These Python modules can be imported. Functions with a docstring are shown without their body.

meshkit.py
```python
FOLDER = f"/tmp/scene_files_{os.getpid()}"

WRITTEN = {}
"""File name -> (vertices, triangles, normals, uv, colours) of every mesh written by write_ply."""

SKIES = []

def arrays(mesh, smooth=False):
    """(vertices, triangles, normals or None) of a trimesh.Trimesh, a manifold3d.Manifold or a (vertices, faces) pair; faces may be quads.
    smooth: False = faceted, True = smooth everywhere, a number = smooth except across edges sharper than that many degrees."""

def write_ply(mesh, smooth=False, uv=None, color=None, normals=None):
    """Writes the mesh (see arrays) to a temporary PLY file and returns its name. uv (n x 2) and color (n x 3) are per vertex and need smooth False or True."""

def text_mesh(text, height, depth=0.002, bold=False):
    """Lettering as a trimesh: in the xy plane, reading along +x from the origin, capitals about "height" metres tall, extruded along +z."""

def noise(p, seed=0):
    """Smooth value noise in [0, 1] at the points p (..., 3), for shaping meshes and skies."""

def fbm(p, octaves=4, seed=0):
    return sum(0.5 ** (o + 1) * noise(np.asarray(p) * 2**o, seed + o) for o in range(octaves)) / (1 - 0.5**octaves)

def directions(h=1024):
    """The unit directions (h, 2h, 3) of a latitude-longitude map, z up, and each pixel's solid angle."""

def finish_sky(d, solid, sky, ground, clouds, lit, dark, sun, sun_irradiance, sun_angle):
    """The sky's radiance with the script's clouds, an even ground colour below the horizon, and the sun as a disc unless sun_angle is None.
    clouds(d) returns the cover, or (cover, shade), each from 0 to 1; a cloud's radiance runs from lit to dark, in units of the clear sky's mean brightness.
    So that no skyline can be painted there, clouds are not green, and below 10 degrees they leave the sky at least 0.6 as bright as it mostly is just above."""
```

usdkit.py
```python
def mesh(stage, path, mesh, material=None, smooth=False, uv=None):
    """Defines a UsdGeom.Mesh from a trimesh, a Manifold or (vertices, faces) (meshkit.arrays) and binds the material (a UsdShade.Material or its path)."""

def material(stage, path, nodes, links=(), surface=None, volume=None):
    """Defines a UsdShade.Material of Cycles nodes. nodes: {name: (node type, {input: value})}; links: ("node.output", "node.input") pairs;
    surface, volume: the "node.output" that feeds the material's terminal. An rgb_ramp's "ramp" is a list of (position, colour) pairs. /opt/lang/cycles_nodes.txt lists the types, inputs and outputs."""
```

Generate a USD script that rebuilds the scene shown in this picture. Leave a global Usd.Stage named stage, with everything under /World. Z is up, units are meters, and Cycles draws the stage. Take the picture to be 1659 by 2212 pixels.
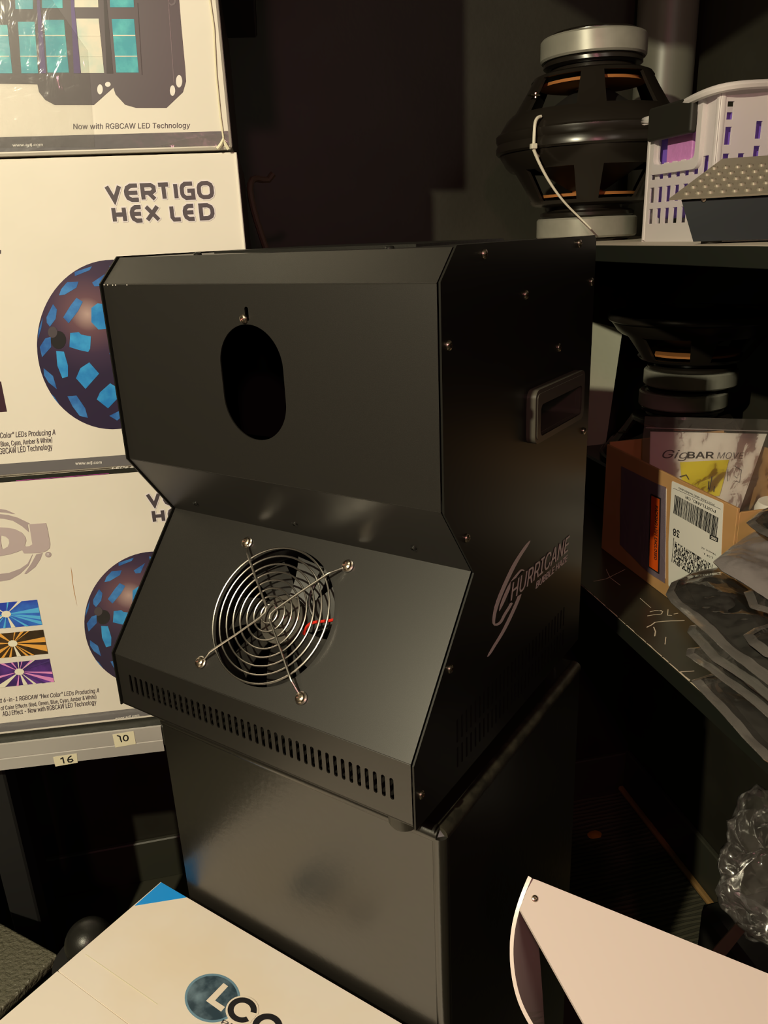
import math, random
import numpy as np, trimesh, usdkit, meshkit
import manifold3d as m3
from pxr import Usd, UsdGeom, UsdLux, Gf, Sdf
from shapely.geometry import Polygon, LineString, Point, box as sbox
from shapely.ops import unary_union
from shapely import affinity

random.seed(7)
RNG = np.random.default_rng(7)
stage = Usd.Stage.CreateInMemory()
UsdGeom.SetStageUpAxis(stage, 'Z'); UsdGeom.SetStageMetersPerUnit(stage, 1.0)
W = stage.DefinePrim('/World', 'Xform'); stage.SetDefaultPrim(W)

# ------------------------------------------------------------------ camera
CAM = np.array([0.0, 0.0, 1.52749])
RIGHT = np.array([0.97501095, -0.21828436, -0.04129871])
DOWN = np.array([-0.1106451, -0.31593716, -0.94230641])
FWD = np.array([0.19264296, 0.92332857, -0.33219429])
FPX = 1700.11
cam = UsdGeom.Camera.Define(stage, '/World/camera')
m = np.eye(4); m[0, :3] = RIGHT; m[1, :3] = -DOWN; m[2, :3] = -FWD; m[3, :3] = CAM
cam.AddTransformOp().Set(Gf.Matrix4d(*m.ravel().tolist()))
cam.CreateHorizontalApertureAttr(36.0); cam.CreateVerticalApertureAttr(48.0)
cam.CreateFocalLengthAttr(36.0 * FPX / 1659)
cam.CreateClippingRangeAttr((0.02, 100.0))
cam.CreateExposureAttr(0.0)

# ------------------------------------------------------------------ lights
def sphere_light(name, pos, r, col, power):
    l = UsdLux.SphereLight.Define(stage, '/World/' + name)
    l.AddTranslateOp().Set(tuple(pos)); l.CreateRadiusAttr(r); l.CreateColorAttr(Gf.Vec3f(*col)); l.CreateIntensityAttr(power)
    l.CreateNormalizeAttr(True)
sphere_light('lamp_key', (-0.95, -0.42, 2.30), 0.018, (1.0, 0.91, 0.635), 45.0)
sphere_light('lamp_pink', (-0.15, -0.95, 2.1), 0.05, (1.0, 0.34, 0.40), 5.0)
sphere_light('lamp_room', (0.65, -1.3, 2.3), 0.30, (1.0, 0.84, 0.70), 3.4)

# ------------------------------------------------------------------ pixel helpers (points on real planes)
def ray(x, y):
    return RIGHT * ((x - 829.5) / FPX) + DOWN * ((y - 1106) / FPX) + FWD
def onz(x, y, z):
    d = ray(x, y); return CAM + d * (z - CAM[2]) / d[2]
def depth(x, y, s):
    return CAM + ray(x, y) * s
class Plane:
    def __init__(s, o, u, v):
        s.o = np.array(o, float); s.u = np.array(u, float); s.v = np.array(v, float)
        s.u /= np.linalg.norm(s.u); s.v /= np.linalg.norm(s.v); s.n = np.cross(s.u, s.v)
    def px(s, x, y):
        d = ray(x, y); p = CAM + d * ((s.o - CAM) @ s.n) / (d @ s.n)
        return np.array([(p - s.o) @ s.u, (p - s.o) @ s.v])
    def pts(s, L): return [s.px(*q) for q in L]
    def at(s, a, b, c=0.0): return s.o + s.u * a + s.v * b + s.n * c
    def ext(s, poly, h=0.0004, off=0.0):
        """a flat piece lying on the plane"""
        gs = [g for g in (poly.geoms if hasattr(poly, 'geoms') else [poly]) if g.area > 1e-10]
        ms = [trimesh.creation.extrude_polygon(g, h, engine='earcut') for g in gs]
        t = trimesh.util.concatenate(ms); V = t.vertices
        t.vertices = s.o + np.outer(V[:, 0], s.u) + np.outer(V[:, 1], s.v) + np.outer(V[:, 2] + off, s.n)
        return t
    def poly(s, L): return Polygon(s.pts(L)).buffer(0)
    def text(s, text, p0, p1, q0, bold=False, h=0.0004, off=0.0, local=False):
        """lettering: baseline from p0 to p1, q0 = top of the first capital (image points on this plane, or plane points)"""
        a, b, c = [np.array(q, float) if local else s.px(*q) for q in (p0, p1, q0)]
        t = meshkit.text_mesh(text, 1.0, 1.0, bold); V = t.vertices
        x = (V[:, 0] - V[:, 0].min()) / np.ptp(V[:, 0]); y = V[:, 1]
        ab = a + np.outer(x, b - a) + np.outer(y, c - a)
        t.vertices = s.o + np.outer(ab[:, 0], s.u) + np.outer(ab[:, 1], s.v) + np.outer(V[:, 2] * h + off, s.n)
        t.fix_normals(); return t

# ------------------------------------------------------------------ materials
def mat(name, base, rough=0.5, metal=0.0, spec=0.5, noise=None, bump=None, extra=None, ramp=None):
    """noise=(scale, other colour, amount lo, hi); bump=(scale, strength, distance)"""
    n = {'p': ('principled_bsdf', dict(base_color=base, roughness=rough, metallic=metal, specular_ior_level=spec, **(extra or {})))}
    L = []
    n['tc'] = ('texture_coordinate', {})
    if noise:
        n['nz'] = ('noise_texture', {'scale': noise[0], 'detail': 4.0})
        n['rp'] = ('rgb_ramp', {'ramp': [(noise[2], base), (noise[3], noise[1])]})
        L += [('tc.object', 'nz.vector'), ('nz.fac', 'rp.fac'), ('rp.color', 'p.base_color')]
    if bump:
        n['bn'] = ('noise_texture', {'scale': bump[0], 'detail': 3.0})
        n['bp'] = ('bump', {'strength': bump[1], 'distance': bump[2]})
        L += [('tc.object', 'bn.vector'), ('bn.fac', 'bp.height'), ('bp.normal', 'p.normal')]
    return usdkit.material(stage, '/World/Looks/' + name, n, L, surface='p.BSDF')

def film_mat(name, tint, white, fac, rough=0.12, bump=(60, .6, .004)):
    n = {'t': ('transparent_bsdf', {'color': tint}), 'd': ('diffuse_bsdf', {'color': white}), 'g': ('glossy_bsdf', {'color': (1, 1, 1), 'roughness': rough}),
         'tl': ('translucent_bsdf', {'color': white}), 'dm': ('mix_closure', {'fac': .4}),
         'tc': ('texture_coordinate', {}), 'bn': ('noise_texture', {'scale': bump[0], 'detail': 3.0, 'distortion': 1.0}), 'bp': ('bump', {'strength': bump[1], 'distance': bump[2]}),
         'fr': ('fresnel', {'IOR': 1.45}), 'm1': ('mix_closure', {'fac': fac}), 'm2': ('mix_closure', {})}
    L = [('tc.object', 'bn.vector'), ('bn.fac', 'bp.height'), ('bp.normal', 'g.normal'), ('bp.normal', 'fr.normal'),
         ('d.BSDF', 'dm.closure1'), ('tl.BSDF', 'dm.closure2'), ('t.BSDF', 'm1.closure1'), ('dm.closure', 'm1.closure2'), ('m1.closure', 'm2.closure1'), ('g.BSDF', 'm2.closure2'), ('fr.fac', 'm2.fac')]
    return usdkit.material(stage, '/World/Looks/' + name, n, L, surface='m2.closure')

M = {}
M['wall'] = mat('wall', (.031, .029, .020), .55, noise=(9, (.024, .022, .015), .35, .7), bump=(90, .15, .002))
M['wall_tan'] = mat('wall_tan', (.065, .055, .045), .7)
M['floor'] = mat('carpet', (.055, .053, .035), .95)
M['rib'] = mat('carpet_rib', (.075, .07, .045), .95)
M['trim'] = mat('trim', (.055, .055, .04), .45)
M['oak'] = mat('wood_trim', (.42, .24, .09), .5)
M['powder'] = mat('powder_coat', (.0115, .0105, .0090), .36, spec=.5, extra=dict(ior=1.9), noise=(1400, (.018, .0165, .014), .45, .65), bump=(1800, .12, .0004))
M['sidepaint'] = mat('side_paint', (.010, .010, .0085), .36, spec=.45, bump=(1800, .08, .0004))
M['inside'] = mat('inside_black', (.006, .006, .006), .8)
M['chrome'] = mat('chrome_wire', (.78, .74, .70), .24, 1.0)
M['screw'] = mat('screw_nickel', (.55, .47, .38), .25, 1.0)
M['rivet'] = mat('rivet_black', (.03, .03, .028), .25, .6)
M['fanblade'] = mat('fan_plastic', (.012, .011, .010), .5, noise=(60, (.03, .027, .022), .5, .8))
M['fanhub'] = mat('fan_hub_dust', (.045, .04, .032), .7, noise=(120, (.085, .075, .06), .4, .8))
M['fanframe'] = mat('fan_frame_plastic', (.02, .02, .018), .4)
M['redwire'] = mat('red_wire', (.75, .03, .015), .4)
M['blackplastic'] = mat('black_plastic', (.014, .014, .012), .35, bump=(500, .15, .001))
M['handle'] = mat('handle_plastic', (.075, .070, .056), .34)
M['rubber'] = mat('rubber', (.030, .028, .022), .4)
M['silver'] = mat('silver_print', (.80, .76, .70), .45)
M['cab'] = mat('cabinet_paint', (.011, .010, .008), .27, spec=.6, extra=dict(ior=1.9), bump=(130, .16, .0012))
M['cabedge'] = mat('cabinet_edge', (.014, .013, .009), .45, noise=(60, (.05, .045, .03), .4, .75))
M['carton_white'] = mat('white_card', (.80, .765, .69), .5, spec=.35, noise=(6, (.77, .74, .66), .4, .6), bump=(28, .12, .002))
M['print_dark'] = mat('dark_print', (.075, .062, .075), .4)
M['print_black'] = mat('black_print', (.018, .017, .020), .35)
M['print_halo'] = mat('halo_print', (.78, .74, .78), .5)
M['print_grey'] = mat('grey_strip', (.16, .155, .165), .22, bump=(35, .3, .003))
M['print_blackstrip'] = mat('black_strip', (.025, .026, .022), .25)
M['print_pink'] = mat('pink_print', (.45, .06, .35), .4)
M['print_white'] = mat('white_print', (.8, .78, .74), .4)
M['logo_mauve'] = mat('mauve_print', (.50, .42, .44), .45)
M['logo_mauve_b'] = mat('mauve_print_dark', (.43, .36, .38), .45)
M['boxside'] = mat('box_side_print', (.030, .022, .022), .4, noise=(14, (.05, .035, .03), .4, .7))
M['cyan'] = mat('cyan_print', (.03, .36, .46), .3, noise=(60, (.10, .60, .62), .45, .8))
M['cyan_pale'] = mat('pale_cyan_print', (.55, .66, .58), .3, noise=(45, (.75, .72, .60), .35, .6))
M['violet'] = mat('violet_print', (.075, .04, .20), .35)
M['blue_a'] = mat('blue_patch_print', (.02, .22, .62), .35, noise=(50, (.05, .38, .80), .4, .7))
M['blue_b'] = mat('deep_blue_patch_print', (.025, .12, .42), .35, noise=(50, (.06, .26, .66), .4, .7))
M['beam_blue'] = mat('beam_blue', (.03, .07, .50), .35, noise=(30, (.05, .25, .85), .4, .7))
M['beam_amber'] = mat('beam_amber', (.035, .022, .010), .35, noise=(30, (.10, .055, .02), .4, .7))
M['beam_violet'] = mat('beam_violet', (.055, .025, .15), .35, noise=(30, (.16, .05, .38), .4, .7))
M['ray_cyan'] = mat('ray_cyan', (.10, .50, .95), .35)
M['ray_gold'] = mat('ray_gold', (.85, .42, .08), .35)
M['ray_pink'] = mat('ray_pink', (.80, .30, .68), .35)
M['ray_white'] = mat('ray_white', (.86, .84, .70), .35)
M['tape'] = mat('paper_tape', (.80, .76, .56), .6)
M['ink'] = mat('marker_ink', (.012, .012, .014), .5)
M['rackmetal'] = mat('rack_metal', (.72, .70, .68), .34, .5, bump=(45, .06, .001))
M['rackdark'] = mat('rack_dark', (.030, .032, .026), .35)
M['blue'] = mat('blue_print', (.002, .33, .95), .4)
M['lco'] = mat('white_box_print', (.88, .81, .73), .42, spec=.4, noise=(7, (.86, .76, .63), .45, .7), bump=(18, .10, .003))
M['disc'] = mat('logo_disc', (.025, .055, .085), .35, noise=(38, (.22, .34, .44), .45, .8))
M['disc_ring'] = mat('logo_ring', (.16, .30, .42), .35)
M['hammer'] = mat('hammered_black', (.125, .12, .085), .32, spec=.8, bump=(170, 1.0, .004))
M['cardboard'] = mat('cardboard', (.56, .31, .125), .75, noise=(20, (.52, .285, .11), .4, .65))
M['label_white'] = mat('label_paper', (.88, .86, .79), .5)
M['orange'] = mat('orange_label', (.80, .105, .008), .45)
M['manual'] = mat('manual_paper', (.88, .84, .78), .6)
M['yellow'] = mat('yellow_paper', (.82, .70, .010), .5)
M['film'] = film_mat('film_clear', (.97, .97, .97), (.70, .65, .60), .07, .14, bump=(26, .35, .003))
M['film_edge'] = film_mat('film_edge', (.97, .97, .97), (.78, .72, .68), .19, .14, bump=(60, .5, .003))
M['film_tape'] = film_mat('film_tape', (.97, .97, .97), (.6, .57, .5), .05, .1, bump=(34, .5, .003))
M['film_frost'] = film_mat('film_frosted', (.9, .9, .9), (.62, .56, .56), .55, .3)
M['film_violet'] = film_mat('film_pouch', (.95, .90, .97), (.70, .55, .68), .42, .15, bump=(26, .4, .003))
M['fabric'] = mat('black_fabric', (.010, .010, .009), .24, spec=.7, noise=(9, (.018, .017, .015), .4, .7), bump=(14, .5, .01))
M['shelf_top'] = mat('shelf_laminate', (.030, .027, .017), .33, noise=(8, (.045, .04, .028), .4, .7))
M['shelf_pale'] = mat('shelf_laminate_light', (.62, .55, .46), .5)
M['shelf_edge'] = mat('shelf_edge', (.014, .016, .012), .4)
M['chip'] = mat('bare_chip', (.72, .60, .48), .8)
M['magnet'] = mat('ferrite_magnet', (.30, .295, .25), .38, .15, noise=(30, (.36, .35, .30), .4, .7))
M['frame'] = mat('woofer_frame', (.016, .013, .010), .26, spec=.6)
M['cone'] = mat('woofer_cone', (.016, .015, .013), .6)
M['spider'] = mat('woofer_spider', (.42, .155, .035), .8)
M['zinc'] = mat('zinc_plate', (.55, .50, .36), .22, 1.0)
M['nylon'] = mat('white_nylon', (.78, .74, .62), .4)
M['pipe'] = mat('pipe_paint', (.15, .15, .12), .38)
M['basket'] = mat('basket_plastic', (.80, .72, .74), .4, extra=dict(subsurface_weight=.25, subsurface_scale=.02, subsurface_radius=(1., .6, .9)))
M['grip'] = mat('grip_black', (.014, .013, .009), .6)
M['purple'] = mat('purple_sheet', (.20, .105, .56), .45)
M['magenta'] = mat('magenta_packet', (.62, .25, .60), .25, bump=(50, .5, .004))
M['navy'] = mat('navy_steel', (.0045, .008, .012), .42, spec=.25)
M['perf'] = mat('tread_plate', (.33, .29, .23), .38, .35)
M['acrylic'] = mat('white_acrylic', (.76, .66, .62), .3)
M['brown'] = mat('brown_strap', (.085, .060, .040), .7)
M['leaf'] = mat('orange_scrap', (.70, .28, .03), .6)
M['pale'] = mat('pale_sheet', (.36, .36, .28), .55, bump=(30, .3, .004))
M['maroon'] = mat('picture_dark', (.05, .02, .035), .35)

def ball_mat(name, cx, cz, r):
    n = {'tc': ('texture_coordinate', {}), 'mp': ('mapping', {'location': (-cx / r, 0, -cz / r), 'scale': (1 / r, 0.0, 1 / r)}),
         'g': ('gradient_texture', {'gradient_type': 'spherical'}), 'rp': ('rgb_ramp', {'ramp': [(0, (.030, .020, .055)), (.35, (.055, .032, .075)), (.72, (.15, .075, .10)), (1, (.50, .36, .34))]}),
         'p': ('principled_bsdf', {'roughness': .35})}
    return usdkit.material(stage, '/World/Looks/' + name, n, [('tc.object', 'mp.vector'), ('mp.vector', 'g.vector'), ('g.fac', 'rp.fac'), ('rp.color', 'p.base_color')], surface='p.BSDF')

# ------------------------------------------------------------------ scene tree helpers
USED = {}
def unique(parent, name):
    k = (parent, name); i = USED.get(k, -1) + 1; USED[k] = i
    return name if i == 0 else f'{name}_{i:03d}'
class Thing:
    def __init__(s, name, label, cat, loc=(0, 0, 0), rotz=0.0, group=None, kind=None):
        s.path = '/World/' + unique('/World', name)
        s.loc = np.array(loc, float); s.a = rotz
        x = UsdGeom.Xform.Define(stage, s.path); x.AddTranslateOp().Set(tuple(map(float, loc)))
        if rotz: x.AddRotateZOp().Set(math.degrees(rotz))
        s.prim = x.GetPrim(); annotate(s.prim, label, cat, group, kind)
    def inv(s, mesh):
        t = mesh.copy(); V = np.array(t.vertices) - s.loc
        c, q = math.cos(s.a), math.sin(s.a)
        V = np.stack([V[:, 0] * c + V[:, 1] * q, -V[:, 0] * q + V[:, 1] * c, V[:, 2]], 1)
        t.vertices = V; return t
def annotate(p, label=None, cat=None, group=None, kind=None):
    for k, v in (('label', label), ('category', cat), ('group', group), ('kind', kind)):
        if v: p.SetCustomDataByKey(k, v)
class Part:
    def __init__(s, path, thing): s.path = path; s.thing = thing
def tri(mesh):
    if isinstance(mesh, m3.Manifold):
        q = mesh.to_mesh(); return trimesh.Trimesh(q.vert_properties[:, :3], q.tri_verts, process=False)
    return mesh
def part(parent, name, mesh, material, label=None, smooth=30, kind=None, local=False):
    th = parent if isinstance(parent, Thing) else parent.thing
    path = parent.path + '/' + unique(parent.path, name)
    t = tri(mesh)
    if not local: t = th.inv(t)
    p = usdkit.mesh(stage, path, t, M[material] if isinstance(material, str) else material, smooth=smooth)
    annotate(p.GetPrim(), label, None, None, kind)
    return Part(path, th)
def single(name, mesh, material, label, cat, group=None, kind=None, smooth=30):
    path = '/World/' + unique('/World', name); t = tri(mesh).copy()
    c = t.bounds.mean(0); c[2] = t.bounds[0, 2]; t.vertices = t.vertices - c
    p = usdkit.mesh(stage, path, t, M[material], smooth=smooth); p.AddTranslateOp().Set(tuple(map(float, c)))
    annotate(p.GetPrim(), label, cat, group, kind); return p
def struct(name, mesh, material):
    p = usdkit.mesh(stage, '/World/' + name, tri(mesh), M[material]); annotate(p.GetPrim(), kind='structure'); return Part('/World/' + name, Ident)
class Ident:
    @staticmethod
    def inv(t): return t

# ------------------------------------------------------------------ shape helpers
def bx(x0, x1, y0, y1, z0, z1, b=0.0):
    """a box with chamfered edges"""
    lo, hi = np.array([x0, y0, z0], float), np.array([x1, y1, z1], float)
    if b <= 0:
        t = trimesh.creation.box(hi - lo); t.apply_translation((lo + hi) / 2); return t
    P = []
    for sx in (0, 1):
        for sy in (0, 1):
            for sz in (0, 1):
                c = np.where([sx, sy, sz], hi, lo); d = np.where([sx, sy, sz], -b, b)
                for k in range(3):
                    e = d.copy(); e[k] = 0; P.append(c + e)
    return trimesh.convex.convex_hull(np.array(P))
def rbx(x0, x1, y0, y1, z0, z1, r, seg=20):
    s = m3.Manifold.sphere(r, seg)
    return tri(m3.Manifold.batch_hull([s.translate((x, y, z)) for x in (x0 + r, x1 - r) for y in (y0 + r, y1 - r) for z in (z0 + r, z1 - r)]))
def frame_map(t, o, u, v, n):
    V = np.array(t.vertices); t = t.copy(); t.vertices = np.array(o) + np.outer(V[:, 0], u) + np.outer(V[:, 1], v) + np.outer(V[:, 2], n)
    t.fix_normals() if t.is_watertight else None
    return t
def lathe(prof, seg=64, closed=True):
    p = list(prof)
    if closed: p = p + [p[0]]
    t = trimesh.creation.revolve(np.array(p, float), sections=seg); t.merge_vertices()
    if t.is_watertight and t.volume < 0: t.invert()
    return t
def tube(P, r, sides=8, closed=False):
    P = np.array(P, float); n = len(P)
    if closed: T = np.roll(P, -1, 0) - np.roll(P, 1, 0)
    else: T = np.gradient(P, axis=0)
    T /= np.linalg.norm(T, axis=1, keepdims=True)
    ref = np.array([0, 0, 1.0]) if abs(T[0, 2]) < .9 else np.array([1.0, 0, 0])
    N = []; nrm = ref - T[0] * (ref @ T[0]); nrm /= np.linalg.norm(nrm)
    for k in range(n):
        nrm = nrm - T[k] * (nrm @ T[k]); nrm /= np.linalg.norm(nrm); N.append(nrm)
    N = np.array(N); B = np.cross(T, N); a = np.arange(sides) * 2 * np.pi / sides
    r = np.broadcast_to(r, (n,))
    V = P[:, None] + r[:, None, None] * (np.cos(a)[None, :, None] * N[:, None] + np.sin(a)[None, :, None] * B[:, None])
    F = []
    for i in range(n if closed else n - 1):
        for j in range(sides):
            a0, a1, b0, b1 = i * sides + j, i * sides + (j + 1) % sides, ((i + 1) % n) * sides + j, ((i + 1) % n) * sides + (j + 1) % sides
            F += [[a0, a1, b1], [a0, b1, b0]]
    V = V.reshape(-1, 3)
    if not closed:
        V = np.vstack([V, P[0], P[-1]]); c0, c1 = len(V) - 2, len(V) - 1
        for j in range(sides):
            F += [[c0, (j + 1) % sides, j], [c1, (n - 1) * sides + j, (n - 1) * sides + (j + 1) % sides]]
    t = trimesh.Trimesh(V, F, process=False); t.fix_normals(); return t
def smooth_path(P, n=40):
    from scipy.interpolate import CubicSpline
    P = np.array(P, float); d = np.r_[0, np.cumsum(np.linalg.norm(np.diff(P[:, :min(3, P.shape[1])], axis=0), axis=1))]
    return CubicSpline(d, P)(np.linspace(0, d[-1], n))
def ribbon(C, n=60):
    """variable width stroke: rows x, y, width"""
    S = smooth_path(C, n); T = np.gradient(S[:, :2], axis=0); T /= np.linalg.norm(T, axis=1, keepdims=True)
    N = np.stack([-T[:, 1], T[:, 0]], 1) * (S[:, 2:3] / 2)
    return np.vstack([S[:, :2] + N, (S[:, :2] - N)[::-1]])
def ell(cx, cy, rx, ry, n=48, a0=0, a1=2 * math.pi):
    return [(cx + rx * math.cos(a), cy + ry * math.sin(a)) for a in np.linspace(a0, a1, n, endpoint=abs(a1 - a0) < 6.28)]
def rounded(x0, x1, y0, y1, r):
    return sbox(x0 + r, y0 + r, x1 - r, y1 - r).buffer(r, quad_segs=6)
def cat_(*L): return trimesh.util.concatenate([tri(t) for t in L])
def to_m(t): t = tri(t); return m3.Manifold(m3.Mesh(np.array(t.vertices, np.float32), np.array(t.faces, np.uint32)))
def screw_mesh(r=0.0042, h=0.0026):
    prof = [(0, -.001), (r, -.001), (r, h * .35), (r * .86, h * .72), (r * .55, h * .95), (0, h)]
    s = to_m(lathe(prof, 20, closed=False))
    for a in (0, 90):
        s = s - m3.Manifold.cube((r * 1.05, r * .28, h * 2), True).rotate((0, 0, a + 20)).translate((0, 0, h * 1.45))
    return tri(s)
SCREW = screw_mesh()

# =================================================================== THE ROOM
XR, YB = 1.03, 1.70
struct('floor', bx(-3.0, XR + .1, -3.0, YB + .1, -.1, 0.0), 'floor')
struct('wall_back', bx(-3.0, XR + .1, YB, YB + .1, 0, 2.9), 'wall')
struct('wall_right', bx(XR, XR + .1, -3.0, YB, 0, 2.9), 'wall')
struct('wall_left', bx(-1.6, -1.5, -3.0, YB, 0, 2.9), 'wall_tan')
struct('wall_front', bx(-3.0, XR + .1, -3.1, -3.0, 0, 2.9), 'wall')
struct('ceiling', bx(-3.1, XR + .1, -3.1, YB + .1, 2.9, 3.0), 'wall')
struct('baseboard_back', bx(-3.0, XR, YB - .014, YB, 0, .12, .003), 'trim')
struct('baseboard_right', bx(XR - .014, XR, -3.0, YB - .014, 0, .13, .003), 'trim')
struct('trim_1', bx(XR - .03, XR - .014, -3.0, YB - .014, 0, .014, .004), 'oak')
# carpet ribs near the lit strip of floor
ribs = []
for k in range(50):
    y = 1.02 + k * .0135
    if y < YB - .02: ribs.append(tube([(x, y + .0018 * math.sin(x * 40 + k), .0012) for x in np.linspace(.60, XR - .032, 16)], .0042, 5))
single('carpet_pile', cat_(*ribs), 'rib', 'dark olive corded carpet with raised ribs on the floor under the right shelf', 'carpet', kind='stuff')

# =================================================================== BUBBLE MACHINE (local frame: x right, y back, z up)
MX = np.array([0.69321722, -0.72072872, 0]); MY = np.array([0.72072872, 0.69321722, 0]); UP = np.array([0, 0, 1.0])
MA = math.atan2(MX[1], MX[0]); MO = np.array([0.03697851, 0.74230937, 0.0])
Z0 = 1.0                                                     # cabinet top
def mw(x, y, z): return MO + MX * x + MY * y + UP * z        # machine frame -> room
BM = Thing('bubble_machine', 'black metal bubble and haze machine with wire fan guard, on top of the black cabinet', 'bubble machine', tuple(MO + UP * Z0), MA)
A, B, C_, D, E, F_ = (.0255, 1.5159), (0, 1.491), (0, 1.3052), (.0537, 1.2306), (-.0606, 1.0913), (-.0606, 1.0253)
BK = .3398; HW = .1975; TH = .0014
def wall_panel(p, q, holes=None, inset=0.0):
    """sheet between two profile points; holes are in (x, t) with t from q (bottom) up"""
    (py, pz), (qy, qz) = p, q
    o = mw(0, qy, qz); v = mw(0, py, pz) - o; L = np.linalg.norm(v); pl = Plane(o, MX, v / L)
    poly = sbox(-HW, -.0004, HW, L + .0004)
    if holes is not None: poly = poly.difference(holes)
    return pl, pl.ext(poly, TH, -TH)
stad = LineString([(-.0025, .1862 - .0000), (-.0025, .1862)])
hole = LineString([(-.0025, 1.2255 + .161 - C_[1]), (-.0025, 1.2255 + .192 - .0 - C_[1])])
hz0, hz1 = 1.347 + .039, 1.4555 - .039
hole = LineString([(-.0025, hz0 - C_[1]), (-.0025, hz1 - C_[1])]).buffer(.039, quad_segs=16)
slot_top = LineString([(-.0015, 1.4605 - C_[1]), (-.0015, 1.469 - C_[1])]).buffer(.0022)
PLF, t = wall_panel(B, C_, unary_union([hole, slot_top])); part(BM, 'front_panel', t, 'powder')
PLCH, t = wall_panel(A, B); part(BM, 'chamfer_panel', t, 'powder')
PLR, t = wall_panel(C_, D); part(BM, 'recess_panel', t, 'powder')
FC = (-.0024, .0905)
fanhole = Point(*FC).buffer(.0735, quad_segs=24)
PLS, t = wall_panel(D, E, fanhole); part(BM, 'lower_front_panel', t, 'powder')
slots = unary_union([LineString([(-.1774 + k * .3538 / 39, 1.0457 + .0022 - F_[1]), (-.1774 + k * .3538 / 39, 1.0693 - .0022 - F_[1])]).buffer(.0021, quad_segs=4) for k in range(40)])
PLB, t = wall_panel(E, F_, slots); part(BM, 'vent_panel', t, 'powder', 'bottom strip with forty vent slots')
# top, back and bottom
tpl = Plane(mw(0, A[0], A[1]), MX, MY)
part(BM, 'top_panel', tpl.ext(sbox(-HW, 0, HW, BK - A[0]).difference(sbox(-.12, .07, .12, .24)), TH, -TH), 'powder')
part(BM, 'tank_lid', tpl.ext(sbox(-.125, .065, .125, .245), .0025, 0), 'blackplastic')
bpl = Plane(mw(0, BK, F_[1]), -MX, UP); part(BM, 'back_panel', bpl.ext(sbox(-HW, 0, HW, A[1] - F_[1]), TH, -TH), 'powder')
fpl = Plane(mw(0, 0, F_[1]), MX, MY); part(BM, 'bottom_panel', fpl.ext(sbox(-HW, F_[0], HW, BK), TH, 0), 'powder')
# side plates, standing a hair proud of the shell
prof = Polygon([A, B, C_, D, E, F_, (BK, F_[1]), (BK, A[1] - .004), (BK - .004, A[1])]).buffer(.0016, join_style=2)
SPR = Plane(mw(.2, 0, 0), MY, UP); SPL = Plane(mw(-.2, 0, 0), -MY, UP)
sl = [LineString([(.016 + k * .27 / 29, z0 + .001), (.016 + k * .27 / 29, z1 - .001)]).buffer(.0016, quad_segs=3) for k in range(30) for z0, z1 in ((1.0405, 1.0625), (1.069, 1.0935))]
HY0, HY1, HZ0, HZ1 = .163, .298, 1.3255, 1.3795
side_poly = prof.difference(unary_union(sl)).difference(rounded(HY0 + .006, HY1 - .006, HZ0 + .006, HZ1 - .006, .006))
part(BM, 'side_panel', SPR.ext(side_poly, .0018, 0), 'sidepaint')
part(BM, 'side_panel', SPL.ext(affinity.scale(prof, -1, 1, origin=(0, 0)), .0018, 0), 'sidepaint')
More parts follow.
